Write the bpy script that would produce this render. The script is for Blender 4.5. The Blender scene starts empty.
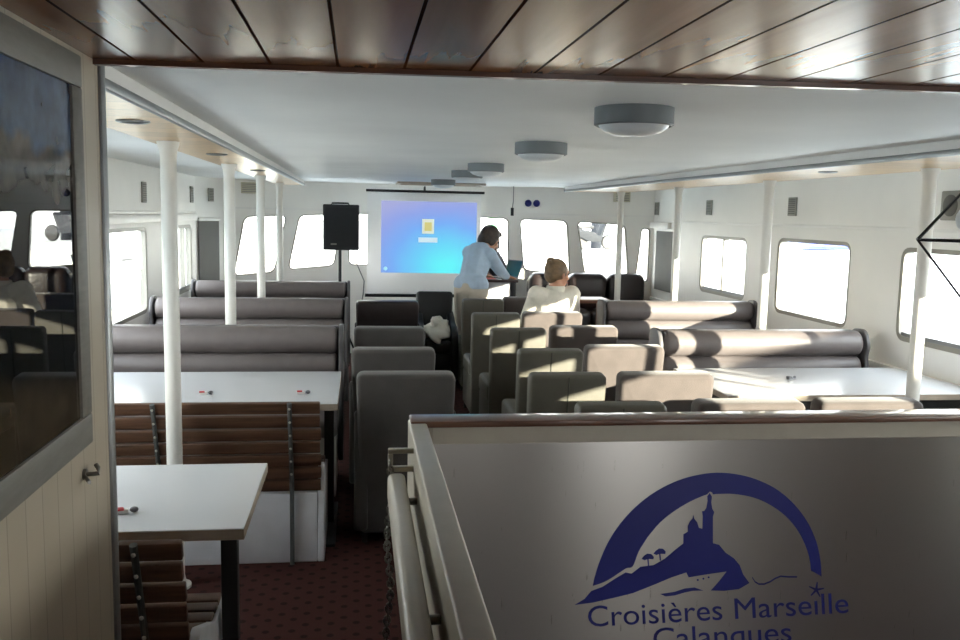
import bpy, bmesh, math, random
from mathutils import Vector, Matrix, Euler
random.seed(7)
C = bpy.context.scene.collection
PI = math.pi
V = Vector

# ------------------------------------------------------------------ materials
def lin(c):
    return tuple(((v/255)/12.92 if v/255 <= .04045 else ((v/255+.055)/1.055)**2.4) for v in c) + (1,)
MATS = {}
def mat(name, rgb, rough=.5, metal=0., var=0., scale=8., bump=0., bscale=60., stretch=(1,1,1), coat=0., spec=.5, sheen=0.):
    if name in MATS: return MATS[name]
    m = bpy.data.materials.new(name); m.use_nodes = True; MATS[name] = m
    nt = m.node_tree; N = nt.nodes; L = nt.links; b = N['Principled BSDF']
    b.inputs['Base Color'].default_value = lin(rgb); b.inputs['Roughness'].default_value = rough
    b.inputs['Metallic'].default_value = metal; b.inputs['Specular IOR Level'].default_value = spec
    b.inputs['Coat Weight'].default_value = coat; b.inputs['Coat Roughness'].default_value = .08
    b.inputs['Sheen Weight'].default_value = sheen
    tc = N.new('ShaderNodeTexCoord'); mp = N.new('ShaderNodeMapping'); mp.inputs['Scale'].default_value = stretch
    L.new(tc.outputs['Object'], mp.inputs['Vector'])
    if var:
        n = N.new('ShaderNodeTexNoise'); n.inputs['Scale'].default_value = scale; n.inputs['Detail'].default_value = 5
        L.new(mp.outputs[0], n.inputs['Vector'])
        r = N.new('ShaderNodeValToRGB'); c = lin(rgb)
        r.color_ramp.elements[0].position = .3; r.color_ramp.elements[1].position = .7
        r.color_ramp.elements[0].color = tuple(x*(1-var) for x in c[:3])+(1,)
        r.color_ramp.elements[1].color = tuple(min(1, x*(1+var)) for x in c[:3])+(1,)
        L.new(n.outputs['Fac'], r.inputs[0]); L.new(r.outputs[0], b.inputs['Base Color'])
    if bump:
        n2 = N.new('ShaderNodeTexNoise'); n2.inputs['Scale'].default_value = bscale; n2.inputs['Detail'].default_value = 3
        L.new(mp.outputs[0], n2.inputs['Vector'])
        bp = N.new('ShaderNodeBump'); bp.inputs['Strength'].default_value = bump; bp.inputs['Distance'].default_value = .01
        L.new(n2.outputs['Fac'], bp.inputs['Height']); L.new(bp.outputs[0], b.inputs['Normal'])
    return m

def glass_mat():
    m = bpy.data.materials.new('window_glass'); m.use_nodes = True
    nt = m.node_tree; N = nt.nodes; L = nt.links; N.remove(N['Principled BSDF'])
    t = N.new('ShaderNodeBsdfTransparent'); t.inputs[0].default_value = (.93, .95, .94, 1)
    g = N.new('ShaderNodeBsdfGlossy'); g.inputs['Roughness'].default_value = .02
    lw = N.new('ShaderNodeLayerWeight'); pw = N.new('ShaderNodeMath'); pw.operation = 'POWER'; pw.inputs[1].default_value = 5.; L.new(lw.outputs['Facing'], pw.inputs[0])
    f = N.new('ShaderNodeMath'); f.operation = 'MULTIPLY_ADD'; f.inputs[1].default_value = .9; f.inputs[2].default_value = .04; L.new(pw.outputs[0], f.inputs[0])
    lw.inputs[0].default_value = .5
    x = N.new('ShaderNodeMixShader'); L.new(f.outputs[0], x.inputs[0]); L.new(t.outputs[0], x.inputs[1]); L.new(g.outputs[0], x.inputs[2])
    L.new(x.outputs[0], N['Material Output'].inputs[0]); return m

def plank_mat(name, rgb, axis, width, rough, coat, var=.25, groove=.03, grain=(20, 1, 20), depth=.35, offset=0.):
    """boards of the given width side by side along one axis, thin dark grooves between them"""
    m = bpy.data.materials.new(name); m.use_nodes = True
    nt = m.node_tree; N = nt.nodes; L = nt.links; b = N['Principled BSDF']
    b.inputs['Roughness'].default_value = rough; b.inputs['Coat Weight'].default_value = coat; b.inputs['Coat Roughness'].default_value = .12
    tc = N.new('ShaderNodeTexCoord'); sp = N.new('ShaderNodeSeparateXYZ'); L.new(tc.outputs['Object'], sp.inputs[0])
    def mth(op, a, bb=None):
        q = N.new('ShaderNodeMath'); q.operation = op
        for i, v in enumerate((a, bb)):
            if v is None: continue
            if isinstance(v, (int, float)): q.inputs[i].default_value = v
            else: L.new(v, q.inputs[i])
        return q.outputs[0]
    u = mth('DIVIDE', mth('ADD', sp.outputs[axis], offset), width); fl = mth('FLOOR', u); fr = mth('FRACT', u)
    g = mth('LESS_THAN', mth('MINIMUM', fr, mth('SUBTRACT', 1.0, fr)), groove)
    wn = N.new('ShaderNodeTexWhiteNoise'); wn.noise_dimensions = '1D'; L.new(fl, wn.inputs['W'])
    mp = N.new('ShaderNodeMapping'); mp.inputs['Scale'].default_value = grain; L.new(tc.outputs['Object'], mp.inputs[0])
    n = N.new('ShaderNodeTexNoise'); n.inputs['Scale'].default_value = 2.; n.inputs['Detail'].default_value = 6; n.inputs['Distortion'].default_value = .6
    if name == 'varnished_ceiling': L.new(mth('MULTIPLY', mth('SUBTRACT', 1., g), .13), b.inputs['Specular IOR Level'])
    cm = N.new('ShaderNodeCombineXYZ'); L.new(mth('MULTIPLY', wn.outputs[0], 37.), cm.inputs[0]); L.new(mth('MULTIPLY', wn.outputs[0], 91.), cm.inputs[1])
    va = N.new('ShaderNodeVectorMath'); L.new(mp.outputs[0], va.inputs[0]); L.new(cm.outputs[0], va.inputs[1]); L.new(va.outputs[0], n.inputs['Vector'])
    r = N.new('ShaderNodeValToRGB'); c = lin(rgb)
    r.color_ramp.elements[0].position = .25; r.color_ramp.elements[1].position = .75
    r.color_ramp.elements[0].color = tuple(x*(1-var) for x in c[:3])+(1,); r.color_ramp.elements[1].color = tuple(min(1, x*(1+var)) for x in c[:3])+(1,)
    L.new(mth('ADD', mth('MULTIPLY', n.outputs['Fac'], .75), mth('MULTIPLY', wn.outputs[0], .25)), r.inputs[0])
    mx = N.new('ShaderNodeMix'); mx.data_type = 'RGBA'; L.new(g, mx.inputs['Factor']); L.new(r.outputs[0], mx.inputs['A'])
    mx.inputs['B'].default_value = tuple(x*depth for x in c[:3])+(1,); L.new(mx.outputs['Result'], b.inputs['Base Color'])
    bp = N.new('ShaderNodeBump'); bp.inputs['Strength'].default_value = .25; bp.inputs['Distance'].default_value = .003
    L.new(mth('SUBTRACT', 1., g), bp.inputs['Height']); L.new(bp.outputs[0], b.inputs['Normal'])
    MATS[name] = m; return m

def carpet_mat():
    m = bpy.data.materials.new('carpet'); m.use_nodes = True
    nt = m.node_tree; N = nt.nodes; L = nt.links; b = N['Principled BSDF']; b.inputs['Roughness'].default_value = .95; b.inputs['Specular IOR Level'].default_value = .1
    tc = N.new('ShaderNodeTexCoord'); mp = N.new('ShaderNodeMapping'); mp.inputs['Scale'].default_value = (14, 14, 14); mp.inputs['Rotation'].default_value = (0, 0, PI/4)
    L.new(tc.outputs['Object'], mp.inputs[0])
    vo = N.new('ShaderNodeTexVoronoi'); vo.inputs['Scale'].default_value = 1.; vo.inputs['Randomness'].default_value = 0.; L.new(mp.outputs[0], vo.inputs['Vector'])
    r = N.new('ShaderNodeValToRGB'); r.color_ramp.elements[0].color = lin((50, 33, 32)); r.color_ramp.elements[1].color = lin((78, 49, 45))
    r.color_ramp.elements[0].position = .16; r.color_ramp.elements[1].position = .24; L.new(vo.outputs['Distance'], r.inputs[0])
    n = N.new('ShaderNodeTexNoise'); n.inputs['Scale'].default_value = 250.; L.new(tc.outputs['Object'], n.inputs['Vector'])
    mx = N.new('ShaderNodeMix'); mx.data_type = 'RGBA'; mx.blend_type = 'MULTIPLY'; mx.inputs['Factor'].default_value = .5
    L.new(r.outputs[0], mx.inputs['A']); L.new(n.outputs['Color'], mx.inputs['B']); L.new(mx.outputs['Result'], b.inputs['Base Color'])
    bp = N.new('ShaderNodeBump'); bp.inputs['Strength'].default_value = .4; L.new(n.outputs['Fac'], bp.inputs['Height']); L.new(bp.outputs[0], b.inputs['Normal'])
    return m

def steel_mat():
    m = bpy.data.materials.new('brushed_steel'); m.use_nodes = True
    nt = m.node_tree; N = nt.nodes; L = nt.links; b = N['Principled BSDF']
    b.inputs['Base Color'].default_value = (.32, .305, .285, 1); b.inputs['Metallic'].default_value = 1.
    tc = N.new('ShaderNodeTexCoord'); mp = N.new('ShaderNodeMapping'); mp.inputs['Scale'].default_value = (90, 1, 3); L.new(tc.outputs['Object'], mp.inputs[0])
    n = N.new('ShaderNodeTexNoise'); n.inputs['Scale'].default_value = 3; n.inputs['Detail'].default_value = 6; L.new(mp.outputs[0], n.inputs['Vector'])
    r = N.new('ShaderNodeMapRange'); r.inputs['To Min'].default_value = .24; r.inputs['To Max'].default_value = .36; L.new(n.outputs['Fac'], r.inputs[0]); L.new(r.outputs[0], b.inputs['Roughness'])
    b.inputs['Anisotropic'].default_value = .8; b.inputs['Anisotropic Rotation'].default_value = 0.
    tg = N.new('ShaderNodeCombineXYZ'); tg.inputs[2].default_value = 1.; L.new(tg.outputs[0], b.inputs['Tangent'])
    bp = N.new('ShaderNodeBump'); bp.inputs['Strength'].default_value = .05; bp.inputs['Distance'].default_value = .001; L.new(n.outputs['Fac'], bp.inputs['Height']); L.new(bp.outputs[0], b.inputs['Normal'])
    return m

def picture_mat():
    """a coast photograph: blue sky, pale rocks, dark sea, brown reef at the bottom (object space: y along, z up)"""
    m = bpy.data.materials.new('coast_photograph'); m.use_nodes = True
    nt = m.node_tree; N = nt.nodes; L = nt.links; b = N['Principled BSDF']
    b.inputs['Roughness'].default_value = .6; b.inputs['Specular IOR Level'].default_value = 0.; b.inputs['Coat Weight'].default_value = 1.; b.inputs['Coat Roughness'].default_value = .01; b.inputs['Coat IOR'].default_value = 1.33
    tc = N.new('ShaderNodeTexCoord'); sp = N.new('ShaderNodeSeparateXYZ'); L.new(tc.outputs['Object'], sp.inputs[0])
    n = N.new('ShaderNodeTexNoise'); n.inputs['Scale'].default_value = 6; n.inputs['Detail'].default_value = 8; L.new(tc.outputs['Object'], n.inputs['Vector'])
    a = N.new('ShaderNodeMath'); a.operation = 'MULTIPLY_ADD'; a.inputs[1].default_value = .28; L.new(n.outputs['Fac'], a.inputs[0]); L.new(sp.outputs[2], a.inputs[2])
    mr = N.new('ShaderNodeMapRange'); mr.inputs['From Min'].default_value = -.24; mr.inputs['From Max'].default_value = .52; L.new(a.outputs[0], mr.inputs[0])
    r = N.new('ShaderNodeValToRGB'); cr = r.color_ramp
    stops = [(0, (62, 54, 44)), (.17, (70, 60, 46)), (.24, (22, 26, 30)), (.45, (10, 20, 32)), (.6, (22, 26, 30)), (.66, (88, 82, 76)), (.76, (104, 98, 92)), (.80, (84, 100, 124)), (1, (50, 68, 102))]
    cr.elements[0].position, cr.elements[0].color = stops[0][0], lin(stops[0][1]); cr.elements[1].position, cr.elements[1].color = stops[-1][0], lin(stops[-1][1])
    for p, c in stops[1:-1]:
        e = cr.elements.new(p); e.color = lin(c)
    L.new(mr.outputs[0], r.inputs[0])
    n2 = N.new('ShaderNodeTexNoise'); n2.inputs['Scale'].default_value = 22; n2.inputs['Detail'].default_value = 6; L.new(tc.outputs['Object'], n2.inputs['Vector'])
    r2 = N.new('ShaderNodeMapRange'); r2.inputs['From Min'].default_value = .3; r2.inputs['From Max'].default_value = .7; r2.inputs['To Min'].default_value = .5; r2.inputs['To Max'].default_value = 1.3; L.new(n2.outputs['Fac'], r2.inputs[0])
    mx = N.new('ShaderNodeVectorMath'); mx.operation = 'SCALE'; L.new(r.outputs[0], mx.inputs[0]); L.new(r2.outputs[0], mx.inputs['Scale']); L.new(mx.outputs[0], b.inputs['Base Color'])
    return m

def screen_mat():
    """light thrown on the screen: blue desktop, violet at the top, cyan glow low right (object space x right, z up, centre 0)"""
    m = bpy.data.materials.new('projected_desktop'); m.use_nodes = True
    nt = m.node_tree; N = nt.nodes; L = nt.links; b = N['Principled BSDF']; b.inputs['Base Color'].default_value = (.1, .1, .1, 1); b.inputs['Roughness'].default_value = .9
    tc = N.new('ShaderNodeTexCoord')
    mp = N.new('ShaderNodeMapping'); mp.inputs['Location'].default_value = (-.18, 0, .36); mp.inputs['Scale'].default_value = (.85, 1, 1.15); L.new(tc.outputs['Object'], mp.inputs[0])
    ln = N.new('ShaderNodeVectorMath'); ln.operation = 'LENGTH'; L.new(mp.outputs[0], ln.inputs[0])
    n = N.new('ShaderNodeTexNoise'); n.inputs['Scale'].default_value = 2.2; L.new(tc.outputs['Object'], n.inputs['Vector'])
    a = N.new('ShaderNodeMath'); a.operation = 'MULTIPLY_ADD'; a.inputs[1].default_value = .18; L.new(n.outputs['Fac'], a.inputs[0]); L.new(ln.outputs['Value'], a.inputs[2])
    r = N.new('ShaderNodeValToRGB'); cr = r.color_ramp
    cr.elements[0].position, cr.elements[0].color = .15, lin((90, 240, 246)); cr.elements[1].position, cr.elements[1].color = 1., lin((162, 166, 214))
    for p, c in ((.4, (98, 205, 244)), (.62, (112, 168, 240)), (.82, (138, 158, 226))):
        e = cr.elements.new(p); e.color = lin(c)
    L.new(a.outputs[0], r.inputs[0]); L.new(r.outputs[0], b.inputs['Emission Color']); b.inputs['Emission Strength'].default_value = .50
    return m

M_WHITE = mat('white_paint', (240, 238, 234), .45, var=.04, scale=3)
M_WALL = mat('wall_paint', (242, 240, 235), .5, var=.04, scale=2)
M_CEIL = mat('ceiling_paint', (240, 239, 236), .6, var=.05, scale=1.5, bump=.05, bscale=6)
M_POST = mat('post_enamel', (232, 230, 224), .3)
M_DARKROLL = mat('grey_leatherette', (110, 103, 102), .42, var=.06, scale=14, bump=.08, bscale=180)
M_ROLLEND = mat('grey_piping', (92, 90, 92), .45)
M_BENCHBASE = mat('bench_plinth', (205, 203, 198), .55)
M_OLIVE = mat('olive_grey_leather', (92, 89, 80), .5, var=.08, scale=10, bump=.1, bscale=140)
M_SEAM = mat('seam_thread', (70, 70, 62), .7)
M_TAUPE = mat('taupe_velvet', (78, 70, 67), .85, var=.10, scale=12, bump=.2, bscale=220, sheen=.3)
M_GREYV = mat('grey_velvet', (74, 71, 69), .85, var=.08, scale=12, bump=.2, bscale=220, sheen=.25)
M_BROWNL = mat('dark_brown_leather', (42, 34, 34), .35, var=.15, scale=9, bump=.2, bscale=30)
M_BLACK = mat('black_metal', (20, 20, 22), .45)
M_FEET = mat('dark_feet', (26, 22, 20), .5)
M_LAMINATE = mat('white_laminate', (212, 214, 218), .22, var=.015, scale=4)
M_EDGE = mat('laminate_edge', (172, 158, 142), .5, var=.12, scale=12, stretch=(1, 6, 6))
M_SLAT = mat('varnished_slat', (94, 68, 52), .42, var=.35, scale=5, stretch=(1, 12, 12), bump=.1, bscale=30, coat=.15)
M_STRAP = mat('grey_strap', (92, 94, 92), .45, metal=.3)
M_RIVET = mat('rivet', (190, 188, 180), .35, metal=.8)
M_PLINTH = mat('chipped_white_plinth', (214, 214, 218), .6, var=.07, scale=9)
M_ALU = mat('aluminium', (150, 152, 152), .38, metal=.85)
M_FRAME = mat('grey_frame', (112, 108, 100), .5, var=.12, scale=18, stretch=(1, 1, 5))
M_GASKET = mat('window_gasket', (150, 146, 136), .45)
M_GLASS = glass_mat()
M_CAP = mat('teak_cap', (96, 62, 44), .4, var=.3, scale=5, stretch=(1, 14, 14), coat=.3)
M_GUARD = mat('guard_paint', (166, 160, 146), .4, var=.05, scale=12, bump=.05, bscale=40)
M_BLUE = mat('navy_decal', (22, 30, 108), .4)
M_SPK = mat('speaker_black', (34, 35, 40), .6, bump=.2, bscale=400)
M_GRILLE = mat('grille_grey', (150, 148, 140), .6)
M_GRILLED = mat('grille_dark', (92, 90, 84), .6)
M_LAMPB = mat('lamp_grey', (122, 127, 130), .5)
M_LAMPD = mat('lamp_diffuser', (226, 228, 230), .3)
M_BLIND = mat('grey_blind', (98, 98, 94), .8, var=.05, scale=8)
M_SCREEN = mat('screen_fabric', (240, 238, 236), .8)
nt_ = M_SCREEN.node_tree; tr_ = nt_.nodes.new('ShaderNodeBsdfTranslucent'); tr_.inputs[0].default_value = (.9, .9, .9, 1); mx_ = nt_.nodes.new('ShaderNodeMixShader'); mx_.inputs[0].default_value = .45
nt_.links.new(nt_.nodes['Principled BSDF'].outputs[0], mx_.inputs[1]); nt_.links.new(tr_.outputs[0], mx_.inputs[2]); nt_.links.new(mx_.outputs[0], nt_.nodes['Material Output'].inputs[0])
M_SKIN = mat('skin', (196, 142, 112), .5, var=.05, scale=12)
M_SKIN2 = mat('skin_dark', (120, 82, 62), .5)
M_SHIRTB = mat('pale_blue_shirt', (176, 196, 216), .8, var=.06, scale=18, bump=.25, bscale=22)
M_SHIRTD = mat('dark_shirt', (60, 58, 66), .8, bump=.2, bscale=22)
M_TROU = mat('beige_trousers', (196, 186, 172), .85, bump=.2, bscale=25)
M_TROUD = mat('dark_trousers', (48, 48, 56), .85)
M_KNIT = mat('cream_knit', (232, 226, 212), .9, var=.05, scale=30, bump=.35, bscale=90)
M_HAIRB = mat('brown_hair', (58, 44, 36), .5, var=.4, scale=30, bump=.5, bscale=60)
M_HAIRL = mat('light_brown_hair', (122, 98, 72), .5, var=.35, scale=30, bump=.5, bscale=60)
M_SHOE = mat('shoe_leather', (40, 32, 28), .4)
M_EYE = mat('eye', (30, 24, 22), .2)
M_LIP = mat('lip', (168, 88, 80), .5)
M_PINE = plank_mat('pine_soffit', (206, 168, 118), 1, .19, .32, .2, var=.18, groove=.012, grain=(16, 16, 1.2))
M_VARN = plank_mat('varnished_ceiling', (132, 86, 56), 0, .145, .22, 0., var=.22, groove=.022, grain=(8, .7, 8), depth=.16, offset=.045)
M_TG = plank_mat('tongue_and_groove', (172, 160, 140), 1, .083, .45, .1, var=.04, groove=.022, grain=(3, 3, 3), depth=.68)
M_CARPET = carpet_mat(); M_STEEL = steel_mat(); M_PHOTO = picture_mat(); M_DESK = screen_mat()
M_RED = mat('red_paper', (190, 44, 50), .5); M_PAPER = mat('white_paper', (236, 234, 230), .6)
M_PINK = mat('pink_paper', (206, 120, 116), .6); M_GREYP = mat('grey_foil', (120, 120, 124), .35, metal=.5)
M_CHAIN = mat('chain_steel', (120, 118, 112), .35, metal=.9)
M_BROWNW = mat('brown_wood', (110, 76, 58), .4, var=.25, scale=6, stretch=(1, 10, 10))
M_CONC = mat('quay_concrete', (222, 218, 210), .9, var=.08, scale=2)
M_WATER = mat('harbour_water', (196, 204, 208), .3, bump=.3, bscale=2)
M_HULL = mat('boat_hull', (230, 230, 228), .4); M_TARP = mat('boat_tarp', (60, 72, 150), .7)
M_GREEN = mat('green_panel', (70, 160, 96), .6); M_ICON = mat('gold_icon', (214, 204, 130), .6)

# ------------------------------------------------------------------ mesh helpers
class MB:
    def __init__(s): s.bm = bmesh.new()
    def _xf(s, vs, M):
        if M is not None: bmesh.ops.transform(s.bm, matrix=M, verts=vs)
    def box(s, a, b, bev=0., seg=2, M=None):
        lo = [min(a[i], b[i]) for i in range(3)]; hi = [max(a[i], b[i]) for i in range(3)]
        t = bmesh.new(); bmesh.ops.create_cube(t, size=1.)
        for v in t.verts: v.co = V([lo[i]+(v.co[i]+.5)*(hi[i]-lo[i]) for i in range(3)])
        if bev: bmesh.ops.bevel(t, geom=t.edges[:], offset=min(bev, .49*min(hi[i]-lo[i] for i in range(3))), segments=seg, affect='EDGES', profile=.5)
        s._merge(t, M); return s
    def _merge(s, t, M=None):
        if M is not None: bmesh.ops.transform(t, matrix=M, verts=t.verts[:])
        me = bpy.data.meshes.new('tmp'); t.to_mesh(me); t.free(); s.bm.from_mesh(me); bpy.data.meshes.remove(me)
    def cyl(s, p0, p1, r0, r1=None, n=20, caps=True):
        p0, p1 = V(p0), V(p1); r1 = r0 if r1 is None else r1; d = p1-p0
        t = bmesh.new(); bmesh.ops.create_cone(t, cap_ends=caps, segments=n, radius1=r0, radius2=r1, depth=d.length)
        s._merge(t, Matrix.Translation((p0+p1)/2) @ d.to_track_quat('Z', 'Y').to_matrix().to_4x4()); return s
    def ball(s, c, r, sc=(1, 1, 1), n=16, rot=None):
        t = bmesh.new(); bmesh.ops.create_uvsphere(t, u_segments=n, v_segments=max(6, n//2), radius=r)
        M = Matrix.Translation(V(c)) @ (rot.to_4x4() if rot is not None else Matrix.Identity(4)) @ Matrix.Diagonal((*sc, 1))
        s._merge(t, M); return s
    def prism(s, pts, axis, a, b, bev=0., seg=2, M=None):
        """closed outline in the plane across `axis`, drawn out from a to b"""
        t = bmesh.new()
        def p3(p, d): return {0: (d, p[0], p[1]), 1: (p[0], d, p[1]), 2: (p[0], p[1], d)}[axis]
        lo = [t.verts.new(p3(p, a)) for p in pts]; hi = [t.verts.new(p3(p, b)) for p in pts]
        n = len(pts); t.faces.new(lo); t.faces.new(hi[::-1])
        for i in range(n): t.faces.new((lo[i], hi[i], hi[(i+1) % n], lo[(i+1) % n]))
        bmesh.ops.recalc_face_normals(t, faces=t.faces[:])
        if bev:
            caps = [e for e in t.edges if abs(e.verts[0].co[axis]-e.verts[1].co[axis]) < 1e-6]
            bmesh.ops.bevel(t, geom=caps, offset=bev, segments=seg, affect='EDGES', profile=.5)
        s._merge(t, M); return s
    def tube(s, pts, r, n=10, closed=False):
        pts = [V(p) for p in pts]; t = bmesh.new(); rings = []; m = len(pts)
        up = V((0, 0, 1))
        for i, p in enumerate(pts):
            d = (pts[(i+1) % m]-pts[i-1]) if closed else (pts[min(i+1, m-1)]-pts[max(i-1, 0)])
            d.normalize(); x = d.cross(up if abs(d.z) < .95 else V((1, 0, 0))).normalized(); y = d.cross(x)
            rings.append([t.verts.new(p+(x*math.cos(2*PI*k/n)+y*math.sin(2*PI*k/n))*r) for k in range(n)])
        for i in range(m if closed else m-1):
            a, b = rings[i], rings[(i+1) % m]
            for k in range(n): t.faces.new((a[k], a[(k+1) % n], b[(k+1) % n], b[k]))
        if not closed: t.faces.new(rings[0]); t.faces.new(rings[-1][::-1])
        bmesh.ops.recalc_face_normals(t, faces=t.faces[:]); s._merge(t); return s
    def lathe(s, prof, c=(0, 0, 0), n=28):
        t = bmesh.new(); rings = []
        for r, z in prof:
            rings.append([t.verts.new((c[0]+max(r, 1e-4)*math.cos(2*PI*k/n), c[1]+max(r, 1e-4)*math.sin(2*PI*k/n), c[2]+z)) for k in range(n)])
        for a, b in zip(rings, rings[1:]):
            for k in range(n): t.faces.new((a[k], a[(k+1) % n], b[(k+1) % n], b[k]))
        t.faces.new(rings[0]); t.faces.new(rings[-1][::-1])
        bmesh.ops.recalc_face_normals(t, faces=t.faces[:]); s._merge(t); return s
    def build(s, name, m, parent=None, smooth=40, M=None):
        if M is not None: bmesh.ops.transform(s.bm, matrix=M, verts=s.bm.verts[:])
        me = bpy.data.meshes.new(name); s.bm.normal_update(); s.bm.to_mesh(me); s.bm.free()
        return link_mesh(name, me, m, parent, smooth)

def link_mesh(name, me, m, parent=None, smooth=40):
    o = bpy.data.objects.new(name, me); C.objects.link(o)
    if m: me.materials.clear(); me.materials.append(m)
    if smooth:
        for p in me.polygons: p.use_smooth = True
        b = bmesh.new(); b.from_mesh(me)
        for e in b.edges:
            e.smooth = not (len(e.link_faces) == 2 and e.calc_face_angle(0) > math.radians(smooth))
        b.to_mesh(me); b.free()
    if parent is not None: o.parent = parent
    return o
def tag(o, label=None, cat=None, group=None, kind=None):
    if label: o['label'] = label
    if cat: o['category'] = cat
    if group: o['group'] = group
    if kind: o['kind'] = kind
    return o
def thing(name, label, cat, loc=(0, 0, 0), rz=0., group=None, kind=None):
    o = bpy.data.objects.new(name, None); C.objects.link(o); o.location = loc; o.rotation_euler = (0, 0, rz); o.empty_display_size = .1
    return tag(o, label, cat, group, kind)
KIDS = {}
def dup(root, loc, rz=0., label=None, group=None):
    def cp(o, par):
        c = o.copy(); C.objects.link(c); c.parent = par
        for ch in [x for x in bpy.data.objects if x.parent == o]: cp(ch, c)
        return c
    r = cp(root, None); r.location = loc; r.rotation_euler = (0, 0, rz)
    if label: r['label'] = label
    if group: r['group'] = group
    return r
def rpoly(pts, r, n=5):
    """polygon with rounded corners"""
    out = []; m = len(pts)
    for i in range(m):
        p, a, b = V((*pts[i], 0)), V((*pts[i-1], 0)), V((*pts[(i+1) % m], 0))
        d1 = (a-p).normalized(); d2 = (b-p).normalized(); q = min(r, (a-p).length*.45, (b-p).length*.45)
        for k in range(n+1):
            t = k/n; c = (p+d1*q)*(1-t)**2+p*2*t*(1-t)+(p+d2*q)*t*t; out.append((c.x, c.y))
    return out
def inset(pts, d):
    m = len(pts); area = sum(pts[i][0]*pts[(i+1) % m][1]-pts[(i+1) % m][0]*pts[i][1] for i in range(m)); sg = 1 if area > 0 else -1
    out = []
    for i in range(m):
        p, a, b = V(pts[i]), V(pts[i-1]), V(pts[(i+1) % m])
        e1 = (p-a).normalized(); e2 = (b-p).normalized()
        n1 = V((-e1.y, e1.x))*sg; n2 = V((-e2.y, e2.x))*sg; nn = n1+n2
        out.append(tuple(p+nn*(d/max(.3, nn.length_squared/2)) if nn.length > 1e-6 else p))
    return out
def flat_mesh(loops, t, fmap, cuts=()):
    """filled outline with holes, thickness t, mapped by fmap(u, v, d)"""
    cu = bpy.data.curves.new('tmp', 'CURVE'); cu.dimensions = '2D'; cu.fill_mode = 'BOTH'; cu.extrude = t/2
    for lp in loops:
        s = cu.splines.new('POLY'); s.points.add(len(lp)-1); s.use_cyclic_u = True
        for q, p in zip(s.points, lp): q.co = (p[0], p[1], 0, 1)
    o = bpy.data.objects.new('tmp', cu); C.objects.link(o); bpy.context.view_layer.update()
    me = bpy.data.meshes.new_from_object(o.evaluated_get(bpy.context.evaluated_depsgraph_get()))
    bpy.data.objects.remove(o); bpy.data.curves.remove(cu)
    b = bmesh.new(); b.from_mesh(me); bmesh.ops.remove_doubles(b, verts=b.verts[:], dist=1e-5)
    for c in cuts: bmesh.ops.bisect_plane(b, geom=b.verts[:]+b.edges[:]+b.faces[:], plane_co=(c, 0, 0), plane_no=(1, 0, 0))
    for v in b.verts: v.co = V(fmap(*v.co))
    bmesh.ops.recalc_face_normals(b, faces=b.faces[:]); b.to_mesh(me); b.free(); return me

# ------------------------------------------------------------------ camera (level of a standing visitor)
CAMZ = 1.65; FPX = 883.3; yaw, pit, rol = .1388, .1192, .0209
fw = V((math.sin(yaw)*math.cos(pit), math.cos(yaw)*math.cos(pit), -math.sin(pit)))
r_ = V((math.cos(yaw), -math.sin(yaw), 0)); u_ = r_.cross(fw)
R_ = r_*math.cos(rol)+u_*math.sin(rol); U_ = R_.cross(fw)
cd = bpy.data.cameras.new('camera'); cd.sensor_width = 36; cd.lens = FPX/960*36; cd.clip_start = .03; cd.clip_end = 500
cam = bpy.data.objects.new('camera', cd); C.objects.link(cam); bpy.context.scene.camera = cam
cam.matrix_world = Matrix(((R_.x, U_.x, -fw.x, 0), (R_.y, U_.y, -fw.y, 0), (R_.z, U_.z, -fw.z, CAMZ), (0, 0, 0, 1)))

# ------------------------------------------------------------------ the setting
XL, XR, ZC = -1.65, 3.40, 1.975
YB = -3.2
def struct(o): return tag(o, kind='structure')
struct(MB().box((XL-.1, YB-.1, -.08), (XR+.1, 10.7, 0)).build('floor', M_CARPET))
EA, EB = (-.57, 2.06), (XR, 1.80)
struct(MB().prism([(XL-.12, 2.10), (-.57, 2.10), EA, EB, (XR+.12, 1.80), (XR+.12, 10.75), (XL-.12, 10.75)], 2, ZC, ZC+.06).build('ceiling', M_CEIL, smooth=0))
struct(MB().prism([(-.57, YB), (XR, YB), EB, EA], 2, 1.966, 2.03).build('ceiling_aft', M_VARN, smooth=0))
struct(MB().box((XL-.1, YB, 1.975), (-.57, 2.10, 2.03)).build('ceiling_aft_side', M_CEIL))
struct(MB().prism([EA, EB, (EB[0], EB[1]+.022), (EA[0], EA[1]+.022)], 2, 1.955, 1.99).build('trim_1', M_CAP, smooth=0))

winN = [0]
def window(loop, fmap, slider=None, dark=False, bars=None, fr=.03):
    """one window: frame ring, pane, optional sliding bar"""
    winN[0] += 1
    o = link_mesh('window_%d' % winN[0], flat_mesh([inset(loop, -.012), inset(loop, fr)], .05, fmap), M_GASKET)
    tag(o, kind='structure')
    link_mesh('pane', flat_mesh([inset(loop, fr*.6)], .006, lambda u, v, d: fmap(u, v, d-.004)), M_GLASS, o)
    if slider is not None:
        v0, v1 = min(p[1] for p in loop), max(p[1] for p in loop)
        link_mesh('mullion', flat_mesh([[(slider-.018, v0+.02), (slider+.018, v0+.02), (slider+.018, v1-.02), (slider-.018, v1-.02)]], .045, fmap), M_GASKET, o)
        link_mesh('rail', flat_mesh([[(min(p[0] for p in loop)+.05, v0+.028), (max(p[0] for p in loop)-.05, v0+.028), (max(p[0] for p in loop)-.05, v0+.055), (min(p[0] for p in loop)+.05, v0+.055)]], .04, fmap), M_ALU, o)
    return o
def rect(u0, u1, v0, v1, r=.09): return rpoly([(u0, v0), (u1, v0), (u1, v1), (u0, v1)], r)

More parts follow.
